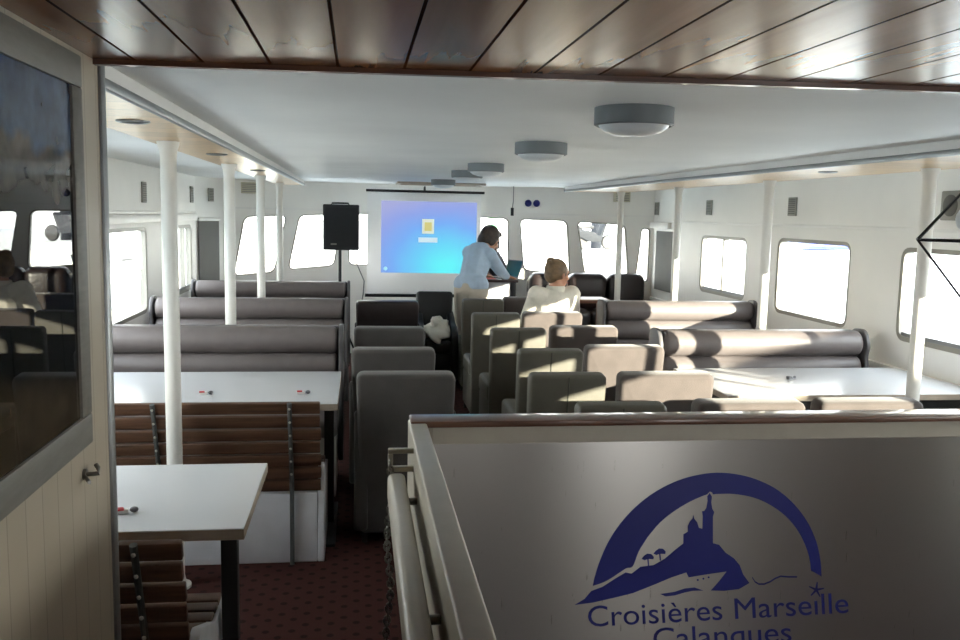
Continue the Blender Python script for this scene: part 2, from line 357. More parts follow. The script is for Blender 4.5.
# starboard side: u = y along the ship, v = height
fR = lambda u, v, d: (XR+.03+d, u, v)
right_w = [(rect(.96, 2.22, .90, 1.5), None), (rect(2.30, 3.54, .90, 1.5), 2.9),
           (rect(3.64, 5.18, .91, 1.5), 4.52), (rect(5.75, 6.85, .90, 1.51), None), (rect(7.42, 8.48, .93, 1.49), 7.95)]
wr = struct(link_mesh('wall_right', flat_mesh([[(YB, 0), (10.1, 0), (10.1, ZC+.02), (YB, ZC+.02)]]+[l for l, s in right_w], .06, fR), M_WALL, smooth=0))
for l, s in right_w: window(l, fR, s)
# port side
fL = lambda u, v, d: (XL-.03-d, u, v)
left_w = [(rect(2.6, 3.7, .82, 1.5), None), (rect(4.3, 5.5, .82, 1.5), 4.9), (rect(6.15, 7.3, .82, 1.5), None), (rect(8.45, 9.2, .84, 1.49), 8.86)]
struct(link_mesh('wall_left', flat_mesh([[(YB, 0), (9.42, 0), (9.42, ZC+.02), (YB, ZC+.02)]]+[l for l, s in left_w], .06, fL), M_WALL, smooth=0))
for l, s in left_w: window(l, fL, s)
# front, gently bowed, u = x
def bow(x): return 10.42-.075*(x-.87)**2
fF = lambda u, v, d: (u, bow(u)+.03+d, v)
front_w = [[(-1.37, .91), (-.93, .95), (-.79, 1.60), (-1.25, 1.575)], [(-.79, .975), (-.27, 1.02), (-.17, 1.625), (-.66, 1.605)], [(-.11, 1.03), (.42, 1.03), (.42, 1.635), (-.10, 1.635)],
           [(1.22, 1.02), (1.78, 1.02), (1.77, 1.615), (1.22, 1.625)], [(1.95, .995), (2.50, .95), (2.45, 1.60), (1.89, 1.61)], [(2.66, .95), (3.16, .915), (3.10, 1.57), (2.55, 1.595)], [(3.22, .90), (3.37, .89), (3.37, 1.53), (3.27, 1.53)]]
front_w = [rpoly(p, .08) for p in front_w]
cuts = [-1.3+.25*i for i in range(19)]
struct(link_mesh('wall_front', flat_mesh([[(-1.44, 0), (XR+.03, 0), (XR+.03, ZC+.02), (-1.44, ZC+.02)]]+front_w, .06, fF, cuts), M_WALL, smooth=20))
for l in front_w: window(l, fF, fr=.014)
# angled port bow corner
cA, cB = V((XL-.02, 9.38)), V((-1.43, 10.05)); cD = (cB-cA).normalized(); cN = V((-cD.y, cD.x))
fC = lambda u, v, d: (cA.x+cD.x*u+cN.x*(d+.03), cA.y+cD.y*u+cN.y*(d+.03), v)
struct(link_mesh('wall_corner', flat_mesh([[(0, 0), ((cB-cA).length, 0), ((cB-cA).length, ZC+.02), (0, ZC+.02)]], .06, fC), M_WALL, smooth=0))
# aft wall with a bright doorway to the open deck
fB = lambda u, v, d: (u, YB-.03-d, v); M_AFT = mat('dark_wood_panelling', (88, 62, 46), .5, var=.25, scale=3, stretch=(6, 6, 1))
struct(link_mesh('wall_back', flat_mesh([[(XL, 0), (XR, 0), (XR, 2.03), (XL, 2.03)], rpoly([(2.36, .06), (3.12, .06), (3.12, 1.9), (2.36, 1.9)], .05), rpoly([(.7, .95), (1.3, .95), (1.3, 1.6), (.7, 1.6)], .08)], .06, fB), M_AFT, smooth=0))
# mouldings and ledges along the sides
def strip(name, a, b, m=M_WHITE, bev=.004): return struct(MB().box(a, b, bev).build(name, m))
strip('trim_2', (XR-.018, YB, 1.600), (XR+.002, 9.9, 1.622)); strip('trim_3', (XL-.002, 2.12, 1.600), (XL+.018, 9.38, 1.622))
strip('trim_4', (XR-.045, 9.35, 1.53), (XR+.002, 9.95, 1.598)); strip('trim_5', (XL-.002, 2.12, 1.535), (XL+.03, 9.38, 1.596))
b = MB()
for i in range(18):
    x0, x1 = -1.43+i*.268, -1.43+(i+1)*.268
    b.prism([(x0, bow(x0)-.02), (x1, bow(x1)-.02), (x1, bow(x1)+.004), (x0, bow(x0)+.004)], 2, 1.655, 1.675)
struct(b.build('trim_6', M_WHITE, smooth=0))
strip('trim_7', (XR-.03, YB, .70), (XR+.002, 9.9, .74)); strip('trim_8', (XL-.002, 2.12, .66), (XL+.03, 9.38, .70))

# boxed beams: white fascia, pale pine underneath
for nm, xi, xo, n1 in (('soffit_left', -.575, -.875, 9), ('soffit_right', 2.29, 2.93, 11)):
    xa, xb = min(xi, xo), max(xi, xo)
    s = struct(MB().box((xa, 2.13, 1.93), (xb, 9.75, ZC+.004)).build(nm, M_WHITE, smooth=0))
    MB().box((xa+.012, 2.13, 1.922), (xb-.004, 9.75, 1.931)).build('pine_lining', M_PINE, s, smooth=0)
    e = .012 if xi > xo else -.012
    MB().box((xi-.5*e, 2.13, 1.914), (xi+e, 9.752, 1.938), .003).build('edge_strip', M_ALU, s)

# partition with the framed picture
struct(MB().box((-.63, YB, 0), (-.57, 2.10, 1.972)).build('wall_partition', M_TG, smooth=0))
struct(MB().box((-.638, 2.095, 0), (-.562, 2.13, 1.972), .006).build('trim_9', M_ALU))
pic = thing('framed_picture', 'large grey framed coast photograph behind glass on the white boarded partition', 'picture', (-.57, 1.13, 1.555))
y0, y1, z0, z1 = -.80, .73, -.385, .385
w = .062; b = MB()
for a, c in (((0, y0, z0), (.035, y1, z0+w)), ((0, y0, z1-w), (.035, y1, z1)), ((0, y0, z0+w), (.035, y0+w, z1-w)), ((0, y1-w, z0+w), (.035, y1, z1-w))): b.box(a, c, .004)
b.build('frame', M_FRAME, pic)
MB().box((.001, y0+w, z0+w), (.029, y1-w, z1-w)).build('photograph', M_PHOTO, pic, smooth=0)
hk = thing('wall_hook', 'small brass catch screwed to the partition below the picture', 'hook', (-.57, 1.905, 1.088))
MB().cyl((0, 0, 0), (.006, 0, 0), .012).build('plate', M_CHAIN, hk)
MB().tube([(.004, 0, 0), (.03, .0, .002), (.026, .012, .01), (.02, .018, .016)], .005).build('hook', M_CHAIN, hk)
MB().tube([(.004, -.008, -.002), (.016, -.02, -.01), (.02, -.032, -.008)], .004).build('bolt', M_CHAIN, hk)

# pillars
PN = ['nearest', 'second', 'third', 'farthest']
LP = [3.85, 5.60, 7.36, 9.10]; RP = [4.09, 5.83, 7.58, 9.32]
pl_lab = ['thick white round pillar standing between the wooden slatted bench and the near left table', 'white round pillar rising just behind the front-most grey bench on the left', 'white round pillar rising behind the second grey bench on the left', 'thin white pillar rising behind the farthest grey bench on the left']
pr_lab = ['white round pillar with flared top in front of the long right table', 'white pillar behind the right bench nearest the camera', 'white pillar left of the sliding window, behind the far right bench', 'white pillar in front of the dark sofa by the front windows']
p0 = None
for lst, x, labs in ((LP, -.778, pl_lab), (RP, 2.81, pr_lab)):
    for y, lb in zip(lst, labs):
        if p0 is None:
            p0 = thing('support_pillar', lb, 'pillar', (x, y, 0), 0, 'white pillars under the two beams')
            MB().cyl((0, 0, 0), (0, 0, 1.921), .033, n=28).build('shaft', M_POST, p0)
            MB().lathe([(.034, 1.86), (.036, 1.885), (.044, 1.908), (.046, 1.921)]).build('top_flange', M_POST, p0)
            MB().lathe([(.06, 0), (.06, .012), (.04, .02), (.034, .05)]).build('base_flange', M_POST, p0)
        else: dup(p0, (x, y, 0), 0, lb)

# ceiling lamps
lt_lab = ['round grey ceiling lamp nearest the wooden ceiling, the largest in view', 'second round ceiling lamp counted from the wooden ceiling', 'third round ceiling lamp counted from the wooden ceiling', 'fourth round ceiling lamp, overlapping the third beyond it', 'farthest round ceiling lamp, just before the projection screen']
for i, y in enumerate((2.62, 3.99, 5.74, 6.75, 8.65)):
    if i == 0:
        l0 = thing('ceiling_lamp', lt_lab[0], 'lamp', (.82, y, ZC), 0, 'round ceiling lamps down the middle')
        MB().lathe([(.119, 0), (.119, -.050), (.112, -.054), (.108, -.05)]).build('rim', M_LAMPB, l0)
        MB().lathe([(.106, -.048), (.104, -.055), (.085, -.07), (.05, -.080), (.0, -.083)]).build('diffuser', M_LAMPD, l0)
    else: dup(l0, (.82, y, ZC), 0, lt_lab[i])
# recessed spots in the pine
sp_lab = ['round recessed spot nearest the partition in the left pine soffit', 'second recessed spot of the left pine soffit', 'third recessed spot of the left pine soffit', 'recessed spot in the right pine soffit']
for i, (x, y) in enumerate(((-.71, 2.99), (-.70, 4.62), (-.69, 6.35), (2.56, 4.62))):
    if i == 0:
        s0 = thing('recessed_spot', sp_lab[0], 'lamp', (x, y, 1.922), 0, 'recessed spots in the pine soffits')
        MB().lathe([(.052, 0), (.052, -.004), (.044, -.007), (.036, -.004), (.036, 0)]).build('ring', M_ALU, s0)
        MB().lathe([(.035, -.001), (.02, -.003), (0, -.003)]).build('lens', M_GRILLED, s0)
    else: dup(s0, (x, y, 1.922), 0, sp_lab[i])

# wall grilles
def grille(name, label, cat, loc, w, h, side, group=None, louvre=True):
    g = thing(name, label, cat, loc, 0, group)
    s = side
    MB().box((0, -w/2, -h/2), (s*.014, w/2, h/2), .004).build('frame', M_GRILLE, g)
    b = MB(); n = max(4, int(h/.018))
    for k in range(n):
        z = -h/2+.012+(h-.024)*(k+.5)/n; b.box((s*.0145, -w/2+.014, z-.003), (s*.018, w/2-.014, z+.003))
    b.build('louvres', M_GRILLED, g); return g
for lb, y, z in (('tall grey vent grille on the left wall above the first left window', 7.30, 1.765), ('small grey vent grille on the left wall above the sliding window', 9.30, 1.785)): grille('vent_grille', lb, 'vent', (XL, y-.1, z), .13, .16, 1, 'vent grilles on the side walls')
grille('vent_grille', 'grey vent grille on the angled corner left of the front windows', 'vent', (-1.545, 9.72, 1.795), .11, .14, 1, 'vent grilles on the side walls').rotation_euler = (0, 0, -.31)
for lb, y, z in (('grey vent grille above the wide right window', 6.62, 1.76), ('beige vent grille above the right sliding window behind the pillars', 8.30, 1.76), ('small vent grille above the grey blind at the right bow', 9.83, 1.755)): grille('vent_grille', lb, 'vent', (XR, y, z), .13, .145, -1, 'vent grilles on the side walls')
ws = thing('wall_speaker', 'square grey loudspeaker on the right wall above the near sliding window', 'speaker', (XR, 4.70, 1.755))
MB().box((0, -.09, -.085), (-.03, .09, .085), .008).build('housing', M_GRILLE, ws)
MB().lathe([(.062, 0), (.062, .006), (.05, .01), (0, .012)]).build('grille', M_GRILLED, ws).matrix_local = Matrix.Translation((-.029, 0, 0)) @ Matrix.Rotation(-PI/2, 4, 'Y')
for lb, x in (('beige ventilation box high on the front wall at the left corner', -1.18), ('beige ventilation box high on the front wall at the right corner', 3.04)):
    a = thing('ventilation_box', lb, 'vent', (x, bow(x)-.012, 1.885), 0)
    MB().box((-.095, -.03, -.06), (.095, .03, .06), .006).build('housing', mat('beige_plastic', (206, 200, 180), .5), a)
    b = MB()
    for k in range(5): b.box((-.08, -.034, -.045+k*.02), (.08, -.03, -.037+k*.02))
    b.build('louvres', M_GRILLE, a)

# dark blinds at the bow corners
bl = thing('roller_blind', 'dark grey blind hanging on the angled wall at the left bow', 'blind', (cA.x+cD.x*.30-cN.x*.012, cA.y+cD.y*.30-cN.y*.012, 1.17), math.atan2(cD.y, cD.x))
MB().box((-.21, -.006, -.36), (.21, .004, .36)).build('cloth', M_BLIND, bl); MB().box((-.22, -.02, .35), (.22, .006, .385), .004).build('headrail', M_WHITE, bl)
bl = thing('roller_blind', 'dark grey blind hanging on the right wall beside the front windows', 'blind', (XR-.012, 9.50, 1.17), PI/2)
MB().box((-.30, -.004, -.33), (.28, .006, .345)).build('cloth', M_BLIND, bl); MB().box((-.31, -.006, .335), (.29, .02, .36), .004).build('headrail', M_WHITE, bl)

# hatch in the ceiling at the front
h = thing('ceiling_hatch', 'flat pale wood framed hatch in the ceiling above the projection screen', 'hatch', (.88, 9.66, ZC))
b = MB()
for a, c in (((-.47, -.26, -.022), (.47, -.21, 0)), ((-.47, .21, -.022), (.47, .26, 0)), ((-.47, -.21, -.022), (-.42, .21, 0)), ((.42, -.21, -.022), (.47, .21, 0))): b.box(a, c, .004)
b.build('frame', M_EDGE, h); MB().box((-.42, -.21, -.008), (.42, .21, 0)).build('panel', M_EDGE, h)

# ------------------------------------------------------------------ grey booth benches
def roll_mb(w, r, z, y, depth=1.):
    prof = [(.0, -w/2)]; n = 7
    for k in range(n+1):
        a = PI/2*k/n; prof.append((r-.03+.03*math.sin(a), -w/2+.03*(1-math.cos(a))))
    prof += [(q[0], -q[1]) for q in prof[::-1]]
    t = MB(); t.lathe(prof, n=32)
    t.bm.transform(Matrix.Translation((0, y, z)) @ Matrix.Diagonal((1, depth, 1, 1)) @ Matrix.Rotation(PI/2, 4, 'Y')); return t
def booth(label, loc, w):
    t = thing('booth_bench', label, 'bench', loc, 0, 'grey rolled back benches')
    for z in (.868, .708, .548): roll_mb(w-.07, .083, z, -.065, .95).build('back_roll', M_DARKROLL, t)
    MB().box((-w/2+.02, -.03, .10), (w/2-.02, .055, .945), .02, 3).build('back_board', M_ROLLEND, t)
    MB().box((-w/2+.02, -.52, .36), (w/2-.02, -.06, .46), .035, 4).build('seat', M_DARKROLL, t)
    MB().box((-w/2+.03, -.46, 0), (w/2-.03, 0, .36), .005).build('base', M_BENCHBASE, t)
    pr = rpoly([(.06, .10), (.06, .955), (-.10, .965), (-.155, .86), (-.125, .79), (-.155, .70), (-.13, .5), (-.15, .12)], .06)
    for sx in (-1, 1): MB().prism(pr, 0, sx*(w/2-.022), sx*(w/2+.006), .008).build('end_panel', M_ROLLEND, t)
    return t
booth('grey rolled-back bench behind the long left table, nearest of the three on the left', (-.84, 5.50, 0), 1.50)
booth('middle of the three grey rolled-back benches along the left windows', (-.84, 7.24, 0), 1.52)
booth('farthest grey rolled-back bench on the left, below the front-left windows', (-.84, 8.98, 0), 1.52)
booth('sunlit grey rolled-back bench behind the long right table', (2.56, 5.36, 0), 1.40)
booth('sunlit rolled-back bench farther back on the right, before the dark sofa', (2.71, 7.24, 0), 1.36)

# ------------------------------------------------------------------ laminate tables
def table(label, x0, x1, y0, y1, legs, zt=.745, apron=False):
    t = thing('dining_table', label, 'table', ((x0+x1)/2, (y0+y1)/2, 0)); w, d = (x1-x0)/2, (y1-y0)/2
    MB().box((-w, -d, zt-.034), (w, d, zt-.002), .002, 1).build('edge_band', M_EDGE, t)
    MB().box((-w+.001, -d+.001, zt-.004), (w-.001, d-.001, zt), .001, 1).build('table_top', M_LAMINATE, t)
    if apron: MB().box((-w+.05, -d+.03, zt-.085), (w-.06, d-.05, zt-.034)).build('apron', M_BLACK, t)
    for lx, ly in legs:
        l = MB().box((lx-.025, ly-.025, .012), (lx+.025, ly+.025, zt-.034), .003).build('leg', M_BLACK, t)
        MB().box((lx-.04, -d+.1, 0), (lx+.04, d-.1, .014), .003).build('foot', M_BLACK, l)
    return t
table('white laminate table in the left foreground by the partition edge', -1.60, -.318, 2.50, 3.17, [(.56, -.05), (-.5, -.05)])
table('long white table on the left between the wooden bench and the first grey bench', -1.60, -.09, 4.16, 5.02, [(.70, .02), (-.6, .02)])
table('long white table on the right in bright sun before the rolled-back bench', 1.90, 3.36, 4.27, 5.08, [(-.62, 0), (.5, 0)], apron=True)
def packet(label, loc, rz, red=True):
    t = thing('sachet', label, 'sachet', loc, rz)
    MB().box((-.022, -.012, 0), (.016, .012, .012), .004).build('wrapper', M_PAPER if red else M_GREYP, t)
    MB().box((-.022, -.013, .010), (.004, .013, .0155), .003).build('stripe', M_RED if red else M_BLACK, t)
    MB().ball((.032, -.004, .009), .009, (1.4, .9, 1)).build('crumpled_foil', M_GREYP, t)
packet('red and white packet at the middle of the long left table', (-.745, 4.40, .745), .2); packet('red and white packet near the aisle end of the long left table', (-.275, 4.40, .745), .1)
packet('red packet beside the partition edge on the near left table', (-.69, 2.66, .745), .3); packet('small dark packet lying on the sunlit right table', (2.47, 4.72, .745), .4, False)

# ------------------------------------------------------------------ wooden slatted benches (seen from behind)
def slat_bench(label, xr, xl, y, straps):
    t = thing('slatted_bench', label, 'bench', (xr, y, 0), 0, 'wooden slatted benches'); L = xr-xl
    lean = lambda z: -.33*(z-.40)
    b = MB()
    for k in range(7):
        z = .800-.066*k-.026
        b.box((-L, -.011, -.028), (random.uniform(-.004, .004), .011, .028), .005, M=Matrix.Translation((0, lean(z), z)) @ Matrix.Rotation(-.318, 4, 'X').inverted())
    b.build('backrest', M_SLAT, t)
    b = MB()
    for k in range(6): b.box((-L, .08+k*.072, .36), (0, .142+k*.072, .383), .005)
    b.build('seat', M_SLAT, t)
    for sx in straps:
        q = MB().tube([(sx, lean(.80)-.018, .80), (sx, lean(.40)-.018, .40), (sx, -.012, .33), (sx, -.010, .0)], .0105, 8).build('strap', M_STRAP, t)
        for k in range(6):
            z = .800-.066*k-.026; rv = MB(); rv.ball((sx, lean(z)-.029, z), .006, n=8); rv.build('rivet', M_RIVET, q)
    MB().box((-L, .012, 0), (-.02, .50, .335), .004).build('base_box', M_PLINTH, t)
    MB().prism(rpoly([(.0, 0), (.52, 0), (.54, .355), (.30, .375), (.07, .47), (.03, .46)], .02), 0, -.018, .012, .004).build('side_panel', M_PLINTH, t)
    return t
slat_bench('dark wooden slatted bench with white base, pushed in at the long left table', -.163, -1.60, 4.07, (-.135, -.72, -1.3))
slat_bench('small part of a dark slatted bench at the bottom left under the near table', -.445, -1.60, 2.40, (-.115, -.75))

# ------------------------------------------------------------------ chairs
def back_outline(w0, w1, z0, z1, r):
    return rpoly([(-w0/2, z0), (w0/2, z0), (w1/2, z1), (-w1/2, z1)], r, 6)
def seam_chair(name, label, cat, loc, group, m):
    """tall covered dining chair, a stitched seam up the middle of the back; faces +y, rear of the back at y = -.30"""
    t = thing(name, label, cat, loc, 0, group); w = .39
    M = Matrix.Translation((0, -.22, .44)) @ Matrix.Rotation(.11, 4, 'X')
    bk = MB(); bk.prism(back_outline(w-.02, w, -.40, .437, .035), 1, -.045, .04, .018, 3, M=M); bk.build('backrest', m, t)
    s = MB(); s.box((-.004, -.049, -.38), (.004, -.043, .428), .002, 1, M=M); s.build('seam', M_SEAM, t)
    MB().box((-w/2, -.19, .34), (w/2, .28, .47), .03, 3).build('seat', m, t)
    MB().box((-w/2+.006, -.2, .05), (w/2-.006, .275, .345), .012).build('skirt', m, t)
    for sx in (-1, 1):
        for y in (-.17, .24): MB().box((sx*.16-.02, y-.02, 0), (sx*.16+.02, y+.02, .052)).build('foot', M_FEET, t)
    return t
def arm_chair(name, label, cat, loc, group, m, w=.49):
    """square upholstered armchair, low sweeping arms; faces +y, rear of the back at y = -.30"""
    t = thing(name, label, cat, loc, 0, group)
    M = Matrix.Translation((0, -.215, .44)) @ Matrix.Rotation(.10, 4, 'X')
    bk = MB(); bk.prism(back_outline(w-.05, w-.01, -.38, .442, .04), 1, -.055, .05, .022, 3, M=M); bk.build('backrest', m, t)
    ap = rpoly([(-.26, .07), (.26, .07), (.27, .52), (.18, .585), (0, .60), (-.14, .66), (-.27, .70)], .06)
    for sx in (-1, 1): MB().prism(ap, 0, sx*(w/2-.065), sx*(w/2+.004), .016, 3).build('armrest', m, t)
    MB().box((-w/2+.06, -.18, .33), (w/2-.06, .28, .46), .035, 3).build('seat_cushion', m, t)
    MB().box((-w/2+.06, -.2, .08), (w/2-.06, .25, .34), .012).build('seat_base', m, t)
    for sx in (-1, 1):
        for y in (-.18, .20): MB().cyl((sx*(w/2-.05), y, 0), (sx*(w/2-.05), y, .075), .014, .02, 10).build('foot', M_FEET, t)
    return t
GA, GG, GT = 'grey velvet armchairs along the aisle', 'olive grey chairs with a seamed back', 'taupe velvet armchairs on the right'
grey0 = arm_chair('armchair', 'nearest grey velvet armchair left of the aisle, whole back in view', 'armchair', (.235, 4.50, 0), GA, M_GREYV)
dup(grey0, (.205, 5.28, 0), 0, 'second grey velvet armchair of the left aisle column')
dup(grey0, (.215, 6.22, 0), 0, 'third grey velvet armchair of the left aisle column, just before the brown armchair')
ol = [('olive grey chair peeking over the stairwell guard, only its top edge seen', 1.10, 3.80), ('olive grey chair with seamed back just beyond the stairwell guard', 1.035, 4.50), ('second olive grey seamed chair from the guard', 1.12, 5.28), ('third olive grey seamed chair from the guard, a sun patch low on its back', 1.10, 6.22), ('fourth olive grey seamed chair from the guard', 1.09, 7.16), ('farthest olive grey chair, standing before the presenter in pale blue', 1.145, 8.30)]
ol0 = None
for lb, x, y in ol:
    if ol0 is None: ol0 = seam_chair('dining_chair', lb, 'chair', (x, y, 0), GG, M_OLIVE)
    else: dup(ol0, (x, y, 0), 0, lb)
ta = [('taupe armchair behind the guard, beside the olive chair peeking over it', 1.67, 3.80), ('taupe armchair behind the guard, top edge against the long right table', 2.22, 3.80), ('sunlit taupe velvet armchair beside the left end of the right table', 1.535, 4.47), ('taupe velvet armchair at the aisle end of the sunlit right bench', 1.60, 5.38), ('shaded taupe armchair in the third row from the guard', 1.585, 6.30), ('taupe armchair in which the woman in cream sits', 1.555, 7.19), ('farthest taupe armchair, beyond the woman in cream', 1.60, 8.45)]
ta0 = None
for lb, x, y in ta:
    if ta0 is None: ta0 = arm_chair('armchair', lb, 'armchair', (x, y, 0), GT, M_TAUPE, .50)
    else: dup(ta0, (x, y, 0), 0, lb)
br = arm_chair('armchair', 'dark brown leather armchair behind the grey velvet column, before the screen', 'armchair', (.26, 8.0, 0), None, M_BROWNL, .56)
del br['label']; br['label'] = 'dark brown leather armchair behind the grey velvet column, before the screen'
ck = arm_chair('armchair', 'black armchair facing us with a white jacket on its seat in front of the screen', 'armchair', (.755, 8.46, 0), None, M_BLACK, .37); ck.rotation_euler = (0, 0, PI)
# jacket and bag on it

bg = thing('bag', 'black cloth bag on the carpet left of the jacket chair', 'bag', (.40, 8.70, 0))
MB().box((-.08, -.11, 0), (.08, .11, .27), .05, 4).build('body', M_TROUD, bg)
MB().tube([(-.05, 0, .26), (-.045, 0, .35), (0, 0, .39), (.045, 0, .35), (.05, 0, .26)], .009).build('handle', M_BLACK, bg)

# sofa along the bow
so = thing('leather_sofa', 'dark brown leather sofa along the front-right windows', 'sofa', (2.66, 9.78, 0))
MB().box((-.70, -.28, 0), (.54, .10, .30), .01).build('plinth', M_BROWNW, so)
for k in range(2): MB().box((-.72+k*.65, -.32, .30), (-.08+k*.65, .06, .62), .07, 4).build('seat_cushion', M_BROWNL, so)
for k in range(3): MB().box((-.74+k*.45, -.08, .58), (-.295+k*.45, .15, 1.01), .09, 5).build('back_cushion', M_BROWNL, so)
MB().box((-.74, .10, 0), (.58, .19, .93), .03).build('back', M_BROWNL, so)
ct = thing('side_table', 'small brown wooden table between the seated woman and the dark sofa', 'table', (2.22, 8.60, 0))
MB().box((-.26, -.17, .80), (.26, .17, .835), .006).build('table_top', M_BROWNW, ct)
for sx in (-1, 1):
    for sy in (-1, 1): MB().box((sx*.22-.02, sy*.13-.02, 0), (sx*.22+.02, sy*.13+.02, .80)).build('leg', M_BROWNW, ct)

# ------------------------------------------------------------------ presenter's desk
dk = thing('presenter_desk', 'high grey desk with dark top where the man in pale blue leans', 'desk', (1.45, 9.32, 0))
MB().box((-.22, -.21, .945), (.22, .21, .975), .005).build('desk_top', mat('dark_top', (58, 40, 42), .35), dk)
MB().box((-.19, -.19, 0), (.14, .17, .945), .004).build('cabinet', mat('grey_laminate', (168, 166, 170), .5), dk)
MB().box((.14, -.195, 0), (.20, .18, .945), .004).build('side_panel', M_BLACK, dk)
lp = thing('laptop', 'open laptop on the desk in front of the leaning man', 'laptop', (1.545, 9.34, .975), -1.15)
MB().box((-.14, -.10, 0), (.14, .10, .014), .004).build('keyboard_base', M_GREYP, lp)
Ml = Matrix.Translation((0, .10, .012)) @ Matrix.Rotation(-.35, 4, 'X')
q = MB(); q.box((-.14, -.004, 0), (.14, .005, .19), .003, M=Ml); q.build('lid', M_GREYP, lp)
q = MB(); q.box((-.13, -.006, .012), (.13, -.004, .18), M=Ml); q.build('display', mat('laptop_display', (44, 74, 66), .2), lp)
pp = thing('paper_stack', 'pinkish papers spread on the near corner of the high desk', 'paper', (1.34, 9.22, .975), .3)
MB().box((-.09, -.07, 0), (.09, .07, .004)).build('upper_sheet', M_PINK, pp); q = MB(); q.box((-.08, -.06, .0042), (.09, .05, .006), M=Matrix.Rotation(.25, 4, 'Z')); q.build('lower_sheet', M_RED, pp)

# ------------------------------------------------------------------ projection screen
sc = thing('projection_screen', 'white tripod projection screen showing a blue computer desktop', 'screen', (.72, 9.70, 0))
MB().box((-.62, -.004, .755), (.62, .004, 1.875)).build('fabric', M_SCREEN, sc, smooth=0)
MB().cyl((-.635, 0, 1.882), (.655, 0, 1.882), .014).build('top_bar', M_BLACK, sc)
MB().cyl((-.64, 0, .745), (.64, 0, .745), .018).build('bottom_bar', M_BLACK, sc)
MB().cyl((0, .03, .10), (0, .03, 1.93), .012).build('pole', M_BLACK, sc)
MB().box((-.006, -.012, 1.875), (.006, .035, 1.94)).build('hanger', M_BLACK, sc)
for k in range(3):
    a = PI/2+k*2*PI/3; MB().tube([(0, .03, .42), (.28*math.cos(a), .03+.20*math.sin(a), .015)], .010).build('leg', M_BLACK, sc)
im = MB(); im.box((-.51, -.0015, -.39), (.535, .001, .39)); im = im.build('projected_image', M_DESK, sc, smooth=0); im.location = (.04, -.0065, 1.385)
MB().box((-.065, -.0035, .04), (.065, -.0016, .20)).build('icon', mat('icon_light', (226, 232, 214), .6), im)
MB().box((-.04, -.005, .07), (.04, -.0036, .165), .01).build('icon_mark', M_ICON, im)
MB().box((-.105, -.0035, -.055), (.105, -.0016, .0)).build('caption_bar', mat('icon_bar', (214, 234, 244), .6), im)
MB().cyl((-.46, -.003, -.345), (-.46, -.0016, -.345), .022).build('corner_dot', mat('icon_bar2', (170, 224, 240), .6), im)
for n_ in ('icon_light', 'icon_bar', 'icon_bar2', 'gold_icon'):
    b_ = MATS[n_].node_tree.nodes['Principled BSDF']; b_.inputs['Emission Color'].default_value = b_.inputs['Base Color'].default_value; b_.inputs['Emission Strength'].default_value = .30

# ------------------------------------------------------------------ loudspeaker on its stand
sk = thing('loudspeaker', 'black loudspeaker on a tripod stand left of the projection screen', 'speaker', (-.185, 9.40, 1.25), .12)
pf = rpoly([(-.19, -.14), (.19, -.14), (.15, .14), (-.15, .14)], .03)
MB().prism(pf, 2, 0, .47, .012).build('cabinet', M_SPK, sk)
MB().box((-.17, -.149, .03), (.17, -.139, .44), .004).build('front_grille', mat('grille_black', (26, 27, 31), .7, bump=.4, bscale=700), sk)
MB().tube([(-.09, 0, .468), (-.085, 0, .484), (.085, 0, .484), (.09, 0, .468)], .010).build('handle', M_BLACK, sk)
MB().box((-.11, -.152, .055), (-.05, -.148, .072), .002).build('badge', M_GRILLE, sk)
st = thing('speaker_stand', 'black tripod pole carrying the loudspeaker', 'stand', (-.185, 9.40, 0))
MB().cyl((0, 0, .08), (0, 0, 1.248), .016).build('pole', M_BLACK, st)
for k in range(3):
    a = .5+k*2*PI/3; MB().tube([(0, 0, .55), (.25*math.cos(a), .25*math.sin(a), .012)], .010).build('leg', M_BLACK, st)
cb = MB().tube([(-.06, 9.56, 1.28), (-.03, 9.58, 1.15), (.02, 9.62, 1.02), (.07, 9.72, .90), (.06, 9.80, .75), (.02, 9.85, .5), (-.05, 9.85, .02)], .005).build('speaker_cable', M_GREYP)
tag(cb, 'thin cable looping down from the loudspeaker beside the screen', 'cable')
cb = MB().tube([(1.755, 10.02, 1.972), (1.755, 10.02, 1.80), (1.745, 10.02, 1.72)], .005).build('hanging_cable', M_GREYP)
tag(cb, 'thin cable hanging from the ceiling right of the screen with black end', 'cable')
MB().cyl((1.745, 10.02, 1.64), (1.745, 10.02, 1.73), .018).build('plug', M_BLACK, cb)
bl_ = thing('wall_light', 'pair of small blue round lights on the front wall above the windows', 'light', (2.03, bow(2.03)-.002, 1.79))
MB().box((-.10, -.02, -.025), (.10, 0, .025), .006).build('plate', M_WHITE, bl_)
for k in (-1, 1): MB().ball((k*.05, -.03, 0), .042, (1, .7, 1)).build('blue_dome', M_BLUE, bl_)

# ------------------------------------------------------------------ stairwell guard with the steel plate and emblem
PY = 2.72
gd = thing('stairwell_guard', 'stairwell guard with brushed steel plate, blue emblem and wooden cap rail', 'guard', (0, 0, 0))
MB().box((.215, PY, 0), (2.4, PY+.045, .985)).build('board', M_GUARD, gd, smooth=0)
MB().box((.165, PY-.035, .985), (2.4, PY+.07, 1.006), .005).build('cap_rail', M_CAP, gd)
MB().box((.235, PY-.006, .925), (2.4, PY, .986), .001, 1).build('white_band', M_GUARD, gd, smooth=0)
MB().box((.225, PY-.004, .0), (2.4, PY+.001, .926)).build('steel_plate', M_STEEL, gd, smooth=0)
MB().box((.160, .45, 0), (.216, PY+.03, 1.0), .006, 3).build('side_wall', M_GUARD, gd)
b = MB(); b.prism(rpoly([(.085, .84), (.135, .84), (.135, .925), (.085, .925)], .02), 1, .55, 2.42, .008); b.build('handrail', M_GUARD, gd)
for y in (.8, 1.6, 2.3): MB().cyl((.13, y, .88), (.162, y, .88), .01).build('handrail_bracket', M_CHAIN, gd)
